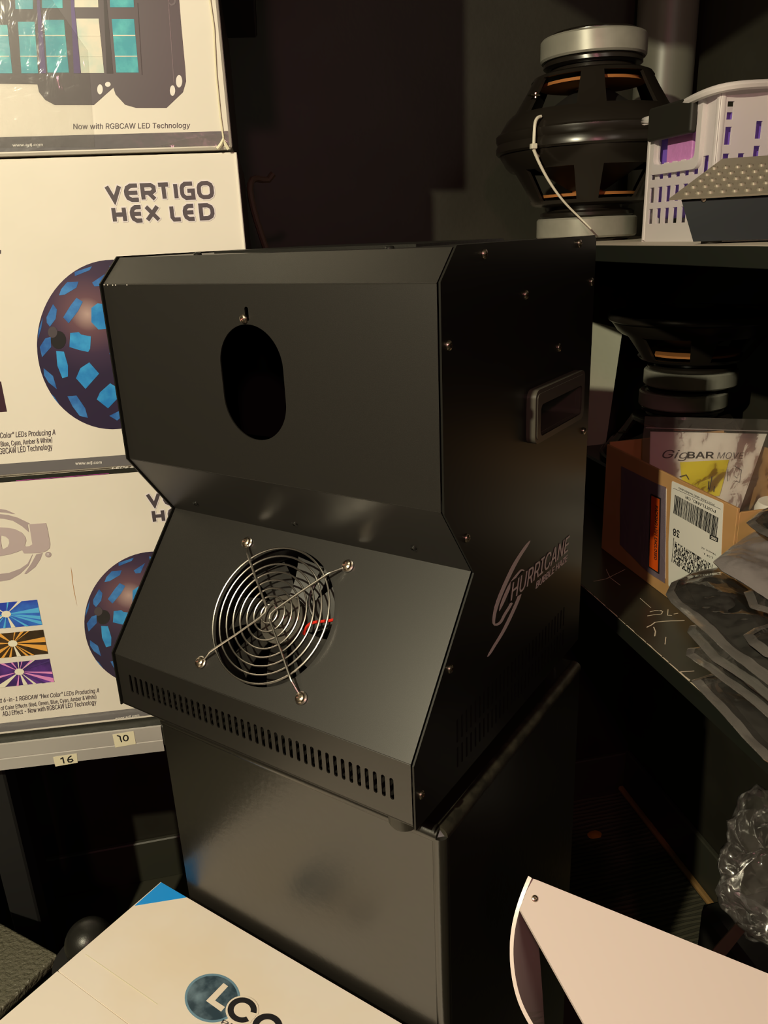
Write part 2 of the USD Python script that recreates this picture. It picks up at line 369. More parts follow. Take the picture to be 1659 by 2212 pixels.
# plastic handle cup
ring = rounded(HY0, HY1, HZ0, HZ1, .009); inner = rounded(.175, .289, 1.3320, 1.3640, .006)
cup = cat_(SPR.ext(ring.difference(inner), .0095, .0018), SPR.ext(ring.buffer(-.004).difference(inner), .0015, .0105), SPR.ext(inner.buffer(.003).difference(inner.buffer(-.0005)), .045, -.040), SPR.ext(inner.buffer(.003), .002, -.042))
part(BM, 'carry_handle', cup, 'handle', 'recessed plastic carrying handle')
# screws
def screw(parent, pl, a, b, sc=1.0, material='screw', off=0.0, name='screw', wash=False):
    t = SCREW.copy(); t.apply_scale(sc); p = part(parent, name, frame_map(t, pl.at(a, b, off), pl.u, pl.v, pl.n), material)
    return p
for y, z in ((.071, 1.509), (.2887, 1.5105), (.1556, 1.4697), (.3314, 1.4692), (.0091, 1.443), (.2415, 1.410), (.3269, 1.3027), (.0374, 1.270), (.0036, 1.1548), (-.0518, 1.0556)):
    screw(BM, SPR, y, z, 1.0, off=.0018)
screw(BM, PLF, -.0047, 1.4605 - C_[1], 1.0, off=.001)
for x in (-.1468, -.001, .1436):
    screw(BM, PLR, x, .0215, .8, 'rivet', name='rivet')
for x in (-.105, .125): screw(BM, tpl, x, .022, 1.0, 'rivet', name='rivet')
for x, t_ in ((-.1955, .001), (-.190, .0005), (-.182, -.0002), (-.1775, .0), (-.160, .0002)): part(BM, 'paint_chip', PLF.ext(Point(x, 1.491 - C_[1] - .0006 + t_ * .3).buffer(.0007, quad_segs=3), .0004, 0), 'silver')
# side lettering
def lg(cx, cy): return SPR.px(1040 + cx * .13565, 1140 + cy * .13565)
def swoosh(rows): return Polygon([lg(*q) for q in ribbon(rows)]).buffer(0)
sw = [swoosh([(748, 200, 8), (705, 260, 34), (605, 405, 46), (500, 580, 54), (400, 780, 56), (310, 980, 54), (228, 1190, 52), (180, 1370, 46), (168, 1460, 42), (180, 1535, 36), (240, 1525, 36), (325, 1410, 38), (400, 1285, 38), (455, 1185, 36)]),
      swoosh([(255, 1320, 3), (300, 1205, 40), (365, 1050, 48), (430, 910, 44), (500, 795, 34), (570, 705, 26), (625, 665, 22), (652, 690, 22), (645, 745, 20)]),
      swoosh([(590, 1045, 40), (545, 1165, 46), (470, 1335, 46), (380, 1525, 46), (280, 1710, 42), (180, 1870, 38), (110, 1985, 32), (68, 2047, 8)])]
hr = lambda a, b: SPR.text('HURRICANE', *[(1040 + q[0] * .13565, 1140 + q[1] * .13565) for q in ((432, 1158), (1342, 366), (468, 868))], bold=False, h=a, off=b)
part(BM, 'logo_swoosh', SPR.ext(unary_union(sw), .0003, .0018), 'silver')
hu = Polygon([lg(*q) for q in ((415, 1180), (440, 860), (560, 770), (640, 690), (680, 690), (640, 930), (600, 1040), (540, 1080), (440, 1180))]).buffer(.0006)
part(BM, 'logo_shadow', SPR.ext(hu, .0003, .0020), 'sidepaint')
part(BM, 'lettering', hr(.0004, .0022), 'silver', 'silver lettering reading HURRICANE')
part(BM, 'lettering', SPR.text('BUBBLE HAZE', *[(1040 + q[0] * .13565, 1140 + q[1] * .13565) for q in ((838, 968), (1335, 524), (854, 852))], bold=False, h=.0004, off=.0018), 'silver', 'small silver lettering reading BUBBLE HAZE')
# feet
for x, y in ((-.165, -.025), (.172, -.035), (-.165, .30), (.172, .30)):
    f = lathe([(0, 0), (.0135, 0), (.0155, .003), (.017, F_[1] - Z0), (0, F_[1] - Z0)], 24, closed=False); f.apply_translation(mw(x, y, Z0)); part(BM, 'rubber_foot', f, 'rubber')
# fan guard: rings and two bent spokes
GP = Plane(PLS.at(FC[0], FC[1], .007), PLS.u, PLS.v)
G = part(BM, 'fan_guard', tube([GP.at(.0715 * math.cos(a), .0715 * math.sin(a)) for a in np.linspace(0, 2 * math.pi, 72, endpoint=False)], .00115, 8, True), 'chrome', 'chrome wire fan guard of concentric rings')
for k in range(1, 8):
    r = .0715 * (8 - k + .15) / 8.15
    part(G, 'guard_ring', tube([GP.at(r * math.cos(a), r * math.sin(a)) for a in np.linspace(0, 2 * math.pi, 64, endpoint=False)], .00105, 7, True), 'chrome')
sx = .0683
for s in (1, -1):
    P = [(-sx * s, sx * s, -.005), (-.0655 * s, .0655 * s, -.005), (-.055 * s, .055 * s, .0022), (-.030 * s, .030 * s, .0022), (-.0045 * s, .0055 * s, .0022), (-.0035 * s, .0 * s, .0022), (-.0075 * s, -.006 * s, .0022), (-.030 * s, -.030 * s, .0022), (-.055 * s, -.055 * s, .0022), (-.0655 * s, -.0655 * s, -.005), (-sx * s, -sx * s, -.005)]
    from scipy.interpolate import interp1d
    P = np.array(P); Q = np.vstack([np.linspace(P[i], P[i + 1], 6, endpoint=False) for i in range(len(P) - 1)] + [P[-1:]])
    part(G, 'guard_spoke', tube([GP.at(*q) for q in Q], .0012, 7), 'chrome')
for a in (-1, 1):
    for b in (-1, 1):
        screw(G, GP, a * sx, b * sx, 1.25, off=-.0045)
        w = [GP.at(a * sx + .0058 * math.cos(q), b * sx + .0058 * math.sin(q), -.0055) for q in np.linspace(0, 6.28, 20, endpoint=False)]
        part(G, 'wire_eye', tube(w, .0011, 6, True), 'chrome')
# fan behind the guard
FP = Plane(PLS.at(FC[0], FC[1], -.006), PLS.u, PLS.v)
fr = Point(0, 0).buffer(.080, quad_segs=20).union(rounded(-.079, .079, -.079, .079, .008)).difference(Point(0, 0).buffer(.0745, quad_segs=24))
FN = part(BM, 'fan', FP.ext(fr, .024, -.026), 'fanframe', 'black axial fan behind the guard')
part(FN, 'fan_hub', FP.ext(Point(0, 0).buffer(.0265, quad_segs=16), .014, -.024), 'fanhub', 'dusty grey fan hub')
for k in range(7):
    a = k * 2 * math.pi / 7 + .3; V, Fc = [], []
    for i, r in enumerate(np.linspace(.024, .071, 7)):
        tw = .55 - .2 * i / 6; w = .030 + .012 * i / 6; sk = .25 * i / 6
        for sgn in (-1, 1):
            ang = a + sk + sgn * w / 2 * math.cos(tw) / r
            for dz in (0, .0012): V.append(FP.at(r * math.cos(ang), r * math.sin(ang), -.019 + sgn * w / 2 * math.sin(tw) * .6 + dz))
    for i in range(6):
        q = i * 4
        for a0, b0 in ((0, 2), (3, 1), (2, 3), (1, 0)): Fc += [[q + a0, q + b0, q + 4 + b0], [q + a0, q + 4 + b0, q + 4 + a0]]
    Fc += [[0, 1, 3], [0, 3, 2], [24, 26, 27], [24, 27, 25]]
    b = trimesh.Trimesh(np.array(V), Fc, process=False); b.fix_normals(); part(FN, 'fan_blade', b, 'fanblade')
for k in range(3):
    a = k * 2.094 + .9; p = LineString([(.02 * math.cos(a), .02 * math.sin(a)), (.078 * math.cos(a + .25), .078 * math.sin(a + .25))]).buffer(.0022)
    part(FN, 'fan_strut', FP.ext(p, .004, -.030), 'fanframe')
wire = smooth_path([GP.at(.071, .018, -.020), GP.at(.058, .009, -.012), GP.at(.044, .004, -.014), GP.at(.034, -.008, -.022)], 20)
part(FN, 'fan_wire', tube(wire, .0016, 7), 'redwire', 'red fan wire')
wire = smooth_path([GP.at(.030, .062, -.020), GP.at(.034, .048, -.012), GP.at(.032, .030, -.013), GP.at(.040, .012, -.02)], 20)
part(FN, 'fan_wire', tube(wire, .0018, 7), 'blackplastic', 'black fan wire')
# bubble wheel seen inside the oval hole
part(BM, 'bubble_wheel', tube([mw(.055 + .026 * math.cos(a), .035, 1.400 + .026 * math.sin(a)) for a in np.linspace(0, 6.283, 48, endpoint=False)], .0022, 8, True), 'blackplastic')
part(BM, 'bubble_wheel', tube([mw(.040 + .020 * math.cos(a), .045, 1.378 + .020 * math.sin(a)) for a in np.linspace(0, 6.283, 48, endpoint=False)], .0022, 8, True), 'blackplastic')
part(BM, 'wheel_axle', tube([mw(.030, .034, 1.374), mw(.080, .030, 1.372)], .0025, 10), 'blackplastic')
# dark inner liner behind the opening
part(BM, 'inner_liner', cat_(*[Plane(mw(0, .16, 1.30), MX, UP).ext(sbox(-.18, 0, .18, .2), .001)]), 'inside')

# =================================================================== CABINET UNDER IT
CB = Thing('speaker_cabinet', 'tall glossy black painted wooden speaker cabinet carrying the bubble machine', 'speaker cabinet', tuple(mw(.014, .15, 0)), MA)
def mbox(x0, x1, y0, y1, z0, z1, r):
    t = rbx(x0, x1, y0, y1, z0, z1, r, 24); return frame_map(t, MO, MX, MY, UP)
cx0, cx1, cy0, cy1 = -.1825, .2125, -.0325, .335
part(CB, 'cabinet_body', frame_map(bx(cx0 + .0015, cx1 - .0015, cy0 + .0015, cy1, 0.03, Z0 - .0015, .008), MO, MX, MY, UP), 'cab', smooth=20)
# worn round-over strips along the edges
def edge_tube(p, q, r=.0085): return tube([mw(*p), mw(*(np.array(p) * .5 + np.array(q) * .5)), mw(*q)], r, 16)
rr = .0085
part(CB, 'edge_strip', edge_tube((cx1 - rr, cy0 + rr, .03), (cx1 - rr, cy0 + rr, Z0 - rr)), 'cab')
part(CB, 'edge_strip', edge_tube((cx1 - rr, cy0 + rr, Z0 - rr), (cx1 - rr, cy1 - rr, Z0 - rr)), 'cabedge', 'scuffed top edge')
part(CB, 'edge_strip', edge_tube((cx0 + rr, cy0 + rr, Z0 - rr), (cx1 - rr, cy0 + rr, Z0 - rr)), 'cab')
for x in (cx0 + .04, cx1 - .04):
    for y in (cy0 + .04, cy1 - .04):
        f = lathe([(0, 0), (.02, 0), (.022, .031), (0, .031)], 20, closed=False); f.apply_translation(mw(x, y, 0)); part(CB, 'rubber_foot', f, 'rubber')

# =================================================================== THREE PRODUCT BOXES ON THE RACK
SA = math.radians(-4.5); SU = np.array([math.cos(SA), math.sin(SA), 0]); SV = np.array([-math.sin(SA), math.cos(SA), 0]); SP = np.array([.0582, 1.06, 0])
zk = lambda z: CAM[2] + (z - 1.52749) * 1.0392
def stk(o, a0, a1, d0, d1, z0, z1, b=.003):
    return frame_map(bx(a0, a1, d0, d1, z0, z1, b), SP, SU, SV, UP)
FRONT = Plane(SP, SU, UP)
def stroke_text(word_specs, w):
    """heavy squared display capitals; each spec: letter, x0, x1 (plane), z0, z1"""
    L = {'V': [[(0, 1), (.5, 0), (1, 1)]], 'T': [[(0, 1), (1, 1)], [(.5, 1), (.5, 0)]], 'I': [[(.5, 0), (.5, 1)]], 'H': [[(0, 0), (0, 1)], [(1, 0), (1, 1)], [(0, .5), (1, .5)]],
         'X': [[(0, 0), (1, 1)], [(0, 1), (1, 0)]], 'L': [[(0, 1), (0, .18), (.2, 0), (1, 0)]],
         'E': [[(1, 1), (.42, 1), (.12, .86), (0, .62), (0, .38), (.12, .14), (.42, 0), (1, 0)], [(0, .5), (.95, .5)]],
         'R': [[(0, 0), (0, 1), (.75, 1), (1, .86), (1, .6), (.75, .46), (0, .46)], [(.5, .46), (1, 0)]],
         'G': [[(1, 1), (.32, 1), (.08, .86), (0, .7), (0, .3), (.08, .14), (.32, 0), (1, 0), (1, .5), (.5, .5)]],
         'O': [[(.3, 1), (.08, .88), (0, .7), (0, .3), (.08, .12), (.3, 0), (.7, 0), (.92, .12), (1, .3), (1, .7), (.92, .88), (.7, 1), (.3, 1)]],
         'D': [[(0, 0), (0, 1), (.6, 1), (.9, .85), (1, .65), (1, .35), (.9, .15), (.6, 0), (0, 0)]]}
    out = []
    for ch, x0, x1, z0, z1 in word_specs:
        h = w / 2
        for ln in L[ch]:
            pts = [(x0 + h + (x1 - x0 - w) * a, z0 + h + (z1 - z0 - w) * b) for a, b in ln]
            out.append(LineString(pts).buffer(h, cap_style=2, join_style=2, mitre_limit=2))
    return unary_union(out)
def name_art(box, da, dz, pl):
    """the product name, placed by its own points on the middle box and shifted for the others"""
    def row(s, spans, top, bot):
        r = []
        for ch, (x0, x1) in zip(s, spans):
            a0, a1 = pl.px(x0, (top + bot) / 2)[0], pl.px(x1, (top + bot) / 2)[0]
            xm = (spans[0][0] + spans[-1][1]) / 2; z1 = pl.px(xm, top)[1]; z0 = pl.px(xm, bot)[1]; r.append((ch, a0 + da, a1 + da, z0 + dz, z1 + dz))
        return r
    r1 = row('VERTIGO', [(227, 263), (268, 302), (304, 337), (339, 369), (374, 386), (389, 421), (426, 462)], 394.5, 434)
    r2 = row('HEX', [(242, 273), (281, 310), (313, 346)], 443, 481) + row('LED', [(367, 393), (395, 423), (430, 463)], 440, 477)
    fx = lambda rows: [(c, a, b, min(q[3] for q in rows) if False else z0, z1) for (c, a, b, z0, z1), q in zip(rows, rows)]
    g = unary_union([stroke_text(r1, .0047), stroke_text(r2, .0047)])
    part(box, 'lettering_halo', pl.ext(g.buffer(.0014), .0002, .0002), 'print_halo')
    part(box, 'lettering', pl.ext(g, .0002, .0005), 'print_dark', 'dark grey lettering reading VERTIGO HEX LED')
PATCH = {  # points on the middle box, crop units
 'blue_a': [[(450, 590), (505, 585), (520, 600), (582, 612), (578, 690), (565, 712), (510, 700), (445, 680)], [(515, 815), (572, 778), (635, 850), (548, 948), (487, 880)], [(640, 970), (705, 912), (745, 935), (752, 1010), (692, 1072), (620, 1015)], [(585, 430), (625, 400), (668, 405), (680, 565), (630, 568), (585, 520)], [(360, 705), (410, 710), (436, 800), (436, 868), (400, 880), (368, 800)], [(700, 720), (760, 700), (800, 760), (740, 790)], [(800, 500), (860, 520), (850, 610), (790, 600)], [(820, 830), (880, 850), (860, 930), (810, 910)]],
 'blue_b': [[(478, 200), (590, 163), (575, 188), (480, 226)], [(590, 268), (672, 212), (655, 250), (640, 290), (605, 292)], [(392, 310), (430, 265), (503, 262), (490, 300), (415, 345), (378, 350)], [(405, 490), (455, 410), (490, 365), (530, 390), (500, 450), (440, 528)], [(298, 490), (340, 405), (365, 440), (357, 500), (320, 550), (300, 525)], [(255, 680), (290, 625), (325, 615), (328, 680), (270, 745)], [(280, 815), (340, 865), (365, 950), (310, 905), (283, 860)], [(318, 970), (350, 1000), (395, 1070), (350, 1030)], [(432, 995), (490, 990), (545, 1070), (563, 1133), (510, 1120), (465, 1060)], [(243, 630), (248, 570), (275, 490), (265, 560)], [(700, 1120), (760, 1090), (800, 1110), (750, 1150)], [(700, 160), (790, 180), (780, 220), (710, 200)]]}
def ball_art(box, da, dz, pl, tag):
    f = lambda q: pl.px(q[0] * .33755, 520 + q[1] * .33755) + np.array([da, dz])
    c = pl.px(243, 744) + np.array([da, dz]); edge = [pl.px(243 + 163 * math.cos(a), 744 + 183 * math.sin(a)) + np.array([da, dz]) for a in np.linspace(0, 6.283, 72, endpoint=False)]
    hl = f((560, 470)); wp = pl.at(hl[0], hl[1]) - box.loc; c_, s_ = math.cos(SA), math.sin(SA); lx = wp[0] * c_ + wp[1] * s_
    b = part(box, 'ball_picture', pl.ext(Polygon(edge), .0002, .0002), ball_mat('ball_print_' + tag, lx, wp[2], .075), 'printed picture of a dark mirrored dome')
    for k, L in PATCH.items():
        for q in L:
            g = Polygon([f(p) for p in q]).buffer(0).intersection(Polygon(edge))
            if g.area > 1e-7: part(b, 'lens_patch', pl.ext(g, .0002, .0004), k)
    kn = Polygon([f(p) for p in ell(375, 635, 48, 58, 20)]); part(b, 'knob_shadow', pl.ext(kn, .0002, .0005), 'print_black')
    kn = Polygon([f(p) for p in ell(338, 585, 30, 36, 20)]); part(b, 'knob_picture', pl.ext(kn, .0002, .0007), 'print_dark')
def foot_text(box, da, dz, pl):
    S = np.array([da, dz])
    for s, p0, p1, q0 in (('12-Watt 6-in-1 RGBCAW “Hex Color” LEDs Producing A', (-33, 1521), (214, 1495.5), (-33, 1511.5)),
                          ('of Color Effects (Red, Green, Blue, Cyan, Amber & White)', (2, 1534), (208, 1508.5), (1, 1525.5)),
                          ('ADJ Effect - Now with RGBCAW LED Technology', (6, 1547), (208, 1521), (5, 1537))):
        a, b, c = pl.px(*p0) + S, pl.px(*p1) + S, pl.px(*q0) + S
        part(box, 'small_print', pl.text(s, a, b, c, bold=False, h=.0002, off=.0003, local=True), 'print_dark')
BW = .46
def product_box(label, z0, z1, a1, tag, d0=0.0, body='carton_white'):
    t = Thing('product_box', label, 'cardboard box', tuple(SP - SU * (BW / 2 - a1) + SV * (.17 + d0) + UP * z0), SA)
    part(t, 'carton', stk(0, a1 - BW, a1 - .0012, d0, d0 + .34, z0, z1 - .002, .0025), body)
    part(t, 'side_print', Plane(SP + SU * a1 + SV * d0, SV, UP).ext(sbox(.002, z0 + .003, .338, z1 - .005), .0006, -.0010), 'boxside', 'dark printed side of the box')
    return t
zb = [zk(z) for z in (.879, 1.2570, 1.6275, 1.8075)]
B3 = product_box('lowest white carton of the stack, with coloured light beam pictures and mauve round logo', zb[0], zb[1], -.004, 'low')
B2 = product_box('middle white carton of the stack, its VERTIGO HEX LED name in full view', zb[1], zb[2], .001, 'mid')
B1 = product_box('topmost carton of the stack, showing a fixture with cyan windows and a torn corner', zb[2] + .001, zb[3], -.004, 'top', -.004)
B0 = product_box('white carton jutting out at the top of the stack, above the fixture carton', zb[3] + .001, 2.25, .040, 'roof', -.01, 'print_black')
part(B0, 'front_print', Plane(SP - SV * .01, SU, UP).ext(sbox(.040 - BW + .003, zb[3] + .06, .036, 2.245), .0003, .0002), 'carton_white', 'white printed front')
da, dz = -.0054, -.3902
def strip(box, pl, z0, z1, a1, material, label=None, off=.0002, name='printed_strip', a0=None):
    z0, z1 = zk(z0), zk(z1)
    return part(box, name, pl.ext(sbox(a1 - BW + .003 if a0 is None else a0, z0, a1, z1), .0002, off), material, label)
strip(B2, FRONT, 1.2595, 1.2735, -.002, 'print_grey', 'glossy grey strip')
strip(B3, FRONT, .8845, .8985, -.007, 'print_grey', 'glossy grey strip')
strip(B3, FRONT, 1.2495, 1.2560, -.007, 'print_blackstrip'); strip(B3, FRONT, 1.2500, 1.2507, -.21, 'print_pink', a0=-.33, off=.0004)
FRONT1 = Plane(SP - SV * .004, SU, UP)
strip(B1, FRONT1, 1.6325, 1.6475, -.008, 'print_grey', 'glossy grey strip')
# name, pictures and small print
name_art(B2, 0, 0, FRONT); name_art(B3, da, dz, FRONT)
ball_art(B2, 0, 0, FRONT, 'mid'); ball_art(B3, da, dz, FRONT, 'low')
foot_text(B2, -da, -dz, FRONT); foot_text(B3, 0, 0, FRONT)
part(B2, 'small_print', FRONT.text('www.adj.com', (163, 1004), (220, 1001), (163, 998), True, .0002, .0004), 'print_white')
part(B3, 'small_print', FRONT.text('www.adj.com', (249, 1554.5), (301, 1547), (249, 1549.5), True, .0002, .0004), 'print_white')
part(B3, 'small_print', FRONT.text('LEDs are', (241, 1013), (303, 1009), (244, 1008.5), True, .0002, .0004), 'print_white')
part(B2, 'picture_patch', FRONT.ext(FRONT.poly([(-40, 828), (2, 824), (15, 889), (-40, 893)]), .0002, .0002), 'maroon')
part(B2, 'picture_patch', FRONT.ext(FRONT.poly([(-40, 545), (2, 540), (2, 548), (-40, 552)]), .0002, .0002), 'print_dark')
# box 3: round logo and beam pictures
k5 = lambda L: [(x * .19894, 1080 + y * .19894) for x, y in L]
lg3 = lambda L: FRONT.poly(k5(L))
ringL = unary_union([lg3([(-200, 130), (-60, 95), (0, 97), (70, 108), (165, 150), (130, 150), (60, 136), (0, 132), (-200, 160)]),
                     lg3([(-200, 190), (-60, 155), (0, 152), (90, 163), (190, 190), (325, 255), (300, 265), (315, 350), (240, 285), (140, 225), (40, 203), (0, 200), (-200, 230)]),
                     lg3([(350, 592), (300, 690), (220, 745), (100, 790), (0, 802), (-200, 800), (-200, 885), (0, 884), (110, 865), (220, 800), (310, 710), (355, 592)]),
                     lg3([(395, 588), (340, 690), (265, 800), (285, 803), (385, 725), (440, 640), (463, 575)])])
part(B3, 'round_logo', FRONT.ext(ringL, .0002, .0002), 'logo_mauve_b')
dj = lg3([(-120, 320), (-60, 300), (0, 296), (90, 300), (170, 318), (240, 355), (275, 400), (285, 440), (270, 490), (278, 505), (320, 500), (352, 480), (345, 440), (318, 262), (500, 250), (520, 330), (545, 475), (540, 520), (500, 555), (430, 575), (260, 578), (250, 560), (240, 540), (180, 565), (100, 590), (0, 607), (-120, 612)])
aa = lg3([(-330, 610), (-250, 330), (-160, 318), (-130, 612), (-190, 612), (-196, 560), (-262, 562), (-275, 610)]).difference(lg3([(-250, 510), (-200, 506), (-212, 400)]))
part(B3, 'round_logo', FRONT.ext(aa, .0002, .0004), 'logo_mauve')
dh = lg3([(10, 384), (60, 395), (95, 425), (102, 465), (85, 505), (45, 528), (24, 530), (8, 440)])
part(B3, 'round_logo', FRONT.ext(dj.difference(dh), .0002, .0004), 'logo_mauve', 'mauve letters of the round logo')
part(B3, 'round_logo', FRONT.ext(lg3(ell(524, 592, 33, 30, 24)), .0002, .0003), 'logo_mauve_b')
part(B3, 'small_print', FRONT.text('R', tuple(k5([(512, 605)])[0]), tuple(k5([(538, 602)])[0]), tuple(k5([(510, 578)])[0]), False, .0002, .0006), 'print_halo')
def beams(quad, cen, base, rays, seed):
    q = FRONT.poly(k5(quad)); p = part(B3, 'beam_picture', FRONT.ext(q, .0002, .0002), base, 'printed picture of light beams')
    r = random.Random(seed); lev = .0004
    for i, (ang, wid, mt) in enumerate(rays):
        a, b = math.radians(ang - wid / 2), math.radians(ang + wid / 2)
        g = FRONT.poly(k5([(cen[0], cen[1]), (cen[0] + 600 * math.cos(a), cen[1] - 600 * math.sin(a)), (cen[0] + 600 * math.cos(b), cen[1] - 600 * math.sin(b))])).intersection(q)
        if g.area > 1e-8: part(p, 'beam', FRONT.ext(g, .0002, lev)); 
        lev += .00002
def beams(quad, cen, base, rays):
    q = FRONT.poly(k5(quad)); p = part(B3, 'beam_picture', FRONT.ext(q, .0002, .0002), base, 'printed picture of light beams')
    lev = .0004
    for ang, wid, mt in rays:
        a, b = math.radians(ang - wid / 2), math.radians(ang + wid / 2)
        g = FRONT.poly(k5([cen, (cen[0] + 600 * math.cos(a), cen[1] - 600 * math.sin(a)), (cen[0] + 600 * math.cos(b), cen[1] - 600 * math.sin(b))])).intersection(q)
        if g.area > 1e-8: part(p, 'beam', FRONT.ext(g, .0002, lev), mt)
        lev += .00003
    part(p, 'burst', FRONT.ext(FRONT.poly(k5(ell(cen[0], cen[1], 52, 36, 14))).intersection(q), .0002, lev), 'ray_white')
beams([(-120, 1128), (403, 1083), (459, 1355), (-120, 1405)], (70, 1237), 'beam_blue', [(44, 8, 'ray_white'), (83, 8, 'ray_cyan'), (150, 10, 'ray_white'), (7, 9, 'ray_cyan'), (-6, 6, 'ray_cyan'), (-14, 5, 'ray_cyan'), (-62, 15, 'ray_white'), (-98, 10, 'ray_cyan'), (-130, 8, 'ray_cyan'), (-150, 14, 'ray_white'), (-30, 5, 'ray_cyan'), (195, 10, 'ray_cyan')])
beams([(-120, 1462), (470, 1408), (523, 1668), (-120, 1726)], (140, 1555), 'beam_amber', [(52, 10, 'ray_gold'), (80, 7, 'ray_gold'), (38, 3, 'ray_gold'), (147, 12, 'ray_gold'), (7, 9, 'ray_gold'), (-8, 10, 'ray_gold'), (-40, 6, 'ray_gold'), (-64, 16, 'ray_white'), (-100, 10, 'ray_gold'), (-125, 8, 'ray_gold'), (-148, 12, 'ray_gold'), (180, 7, 'ray_gold'), (-30, 4, 'ray_gold')])
beams([(-120, 1790), (537, 1722), (590, 1972), (-120, 2048)], (212, 1862), 'beam_violet', [(42, 7, 'ray_pink'), (38, 3, 'ray_white'), (76, 6, 'ray_pink'), (98, 7, 'ray_white'), (130, 8, 'ray_pink'), (155, 6, 'ray_pink'), (-2, 4, 'ray_pink'), (-14, 7, 'ray_pink'), (-38, 6, 'ray_white'), (-65, 17, 'ray_white'), (-97, 9, 'ray_pink'), (-140, 14, 'ray_white'), (-165, 6, 'ray_pink'), (20, 3, 'violet'), (-25, 4, 'violet')])
part(B3, 'tear', FRONT.ext(FRONT.poly([(153.3, 1225), (155.5, 1250), (160, 1280), (166.5, 1308), (163, 1290), (158, 1262), (156, 1240)]), .0002, .0002), 'cardboard')
# box 1: fixture picture
k1 = lambda L: FRONT1.poly([(x * .33755, y * .33755) for x, y in L])
body = unary_union([k1([(-200, -200), (1130, -200), (1158, 150), (1185, 440), (1190, 520), (1170, 590), (1065, 690), (870, 690), (800, 670), (740, 605), (725, 560), (600, 672), (350, 672), (290, 640), (250, 590), (240, 540), (-200, 532)])])
for q in (ell(1146, 520, 20, 40), ell(1104, 580, 17, 34), ell(640, 572, 18, 32), ell(690, 540, 18, 16)): body = body.difference(k1(q))
FX = part(B1, 'fixture_picture', FRONT1.ext(body, .0002, .0002), 'print_dark', 'printed picture of a dark light fixture')
wins = [([(715, 122), (858, 122), (888, 465), (745, 465)], 'cyan'), ([(488, 120), (632, 120), (667, 468), (520, 468)], 'cyan_pale'), ([(282, 128), (410, 128), (442, 465), (305, 465)], 'cyan'), ([(115, 140), (222, 140), (245, 470), (138, 470)], 'cyan'), ([(-40, 160), (48, 160), (80, 470), (-20, 470)], 'cyan'),
        ([(695, -200), (845, -200), (858, 48), (705, 48)], 'cyan'), ([(475, -200), (622, -200), (630, 48), (478, 48)], 'cyan_pale'), ([(265, -200), (395, -200), (402, 52), (270, 52)], 'cyan'), ([(90, -200), (205, -200), (212, 60), (100, 60)], 'cyan')]
for i, (q, mt) in enumerate(wins):
    w = part(FX, 'lens_window', FRONT1.ext(k1(q), .0002, .0004), mt)
    for zz in ((225, 232), (358, 364)) if i < 5 else ():
        xs0, xs1 = q[0][0], q[1][0]; f = (zz[0] - q[0][1]) / (q[3][1] - q[0][1]); o = (q[3][0] - q[0][0]) * f
        part(FX, 'lens_bar', FRONT1.ext(k1([(xs0 + o, zz[0]), (xs1 + o, zz[0]), (xs1 + o, zz[1]), (xs0 + o, zz[1])]), .0002, .0006), 'cyan_pale')
for x0, x1 in ((655, 690), (445, 482), (228, 262)):
    part(FX, 'picture_seam', FRONT1.ext(k1([(x0, -200), (x0 + 10, -200), (x1 + 35, 470), (x0 + 28, 470)]), .0002, .0004), 'violet' if x0 < 600 else 'print_black')
part(FX, 'picture_seam', FRONT1.ext(k1([(1062, -200), (1066, -200), (1116, 530), (1111, 530)]), .0002, .0004), 'print_grey')
part(FX, 'picture_seam', FRONT1.ext(k1([(880, 20), (884, 20), (912, 480), (907, 480)]), .0002, .0004), 'print_black')
for q in (ell(1146, 520, 20, 40), ell(1104, 580, 17, 34), ell(640, 572, 18, 32), ell(690, 540, 18, 16)):
    part(FX, 'bolt_hole', FRONT1.ext(k1(q), .0002, .0001), 'print_white')
part(FX, 'round_logo', FRONT1.ext(k1(ell(1102, 8, 24, 30)).difference(k1(ell(1098, 4, 17, 22))), .0002, .0004), 'print_grey')
part(B1, 'lettering', FRONT1.text('Now with RGBCAW LED Technology', (158.5, 279), (410, 276), (158.5, 267.5), False, .0002, .0002), 'print_dark')
part(B1, 'small_print', FRONT1.text('www.adj.com', (27, 316.5), (93, 315), (27, 311), True, .0002, .0004), 'print_white')
# clear tape over its front and bulged, torn corner
def crumple_sheet(pl, poly, size, amp, base, seed, freq=40):
    g = trimesh.creation.triangulate_polygon(poly, engine='earcut'); V2 = np.column_stack([g[0], np.zeros(len(g[0]))])
    v, f = trimesh.remesh.subdivide_to_size(V2, g[1], size)
    t = trimesh.Trimesh(v, f); t.merge_vertices(); n = meshkit.fbm(np.column_stack([t.vertices[:, 0] * freq, t.vertices[:, 1] * freq * .5, np.zeros(len(t.vertices))]), 4, seed)
    up = base + amp * np.abs(n - .5) * 2; V = t.vertices
    top = pl.o + np.outer(V[:, 0], pl.u) + np.outer(V[:, 1], pl.v) + np.outer(up, pl.n); bot = top - pl.n * .00012
    nv = len(V); F = np.vstack([t.faces, t.faces[:, ::-1] + nv])
    return trimesh.Trimesh(np.vstack([top, bot]), F, process=False)
tape_poly = Polygon([FRONT1.px(*q) for q in ((-60, -60), (85, -40), (190, 110), (205, 318), (150, 318), (60, 318), (-60, 322))])
part(B1, 'clear_tape', crumple_sheet(FRONT1, tape_poly, .006, .0010, .0010, 3, 25), 'film_tape')
part(B1, 'clear_tape', crumple_sheet(FRONT1, Polygon([FRONT1.px(*q) for q in ((330, 318), (400, 300), (470, 289), (492, 289), (490, 318))]), .005, .0012, .0010, 5, 25), 'film_tape')
torn = [frame_map(trimesh.creation.icosphere(2, .004), FRONT1.at(*FRONT1.px(x, y), .001), SU * 1.6, UP * 1.2, SV) for x, y in ((478, 318), (488, 316), (483, 306))]
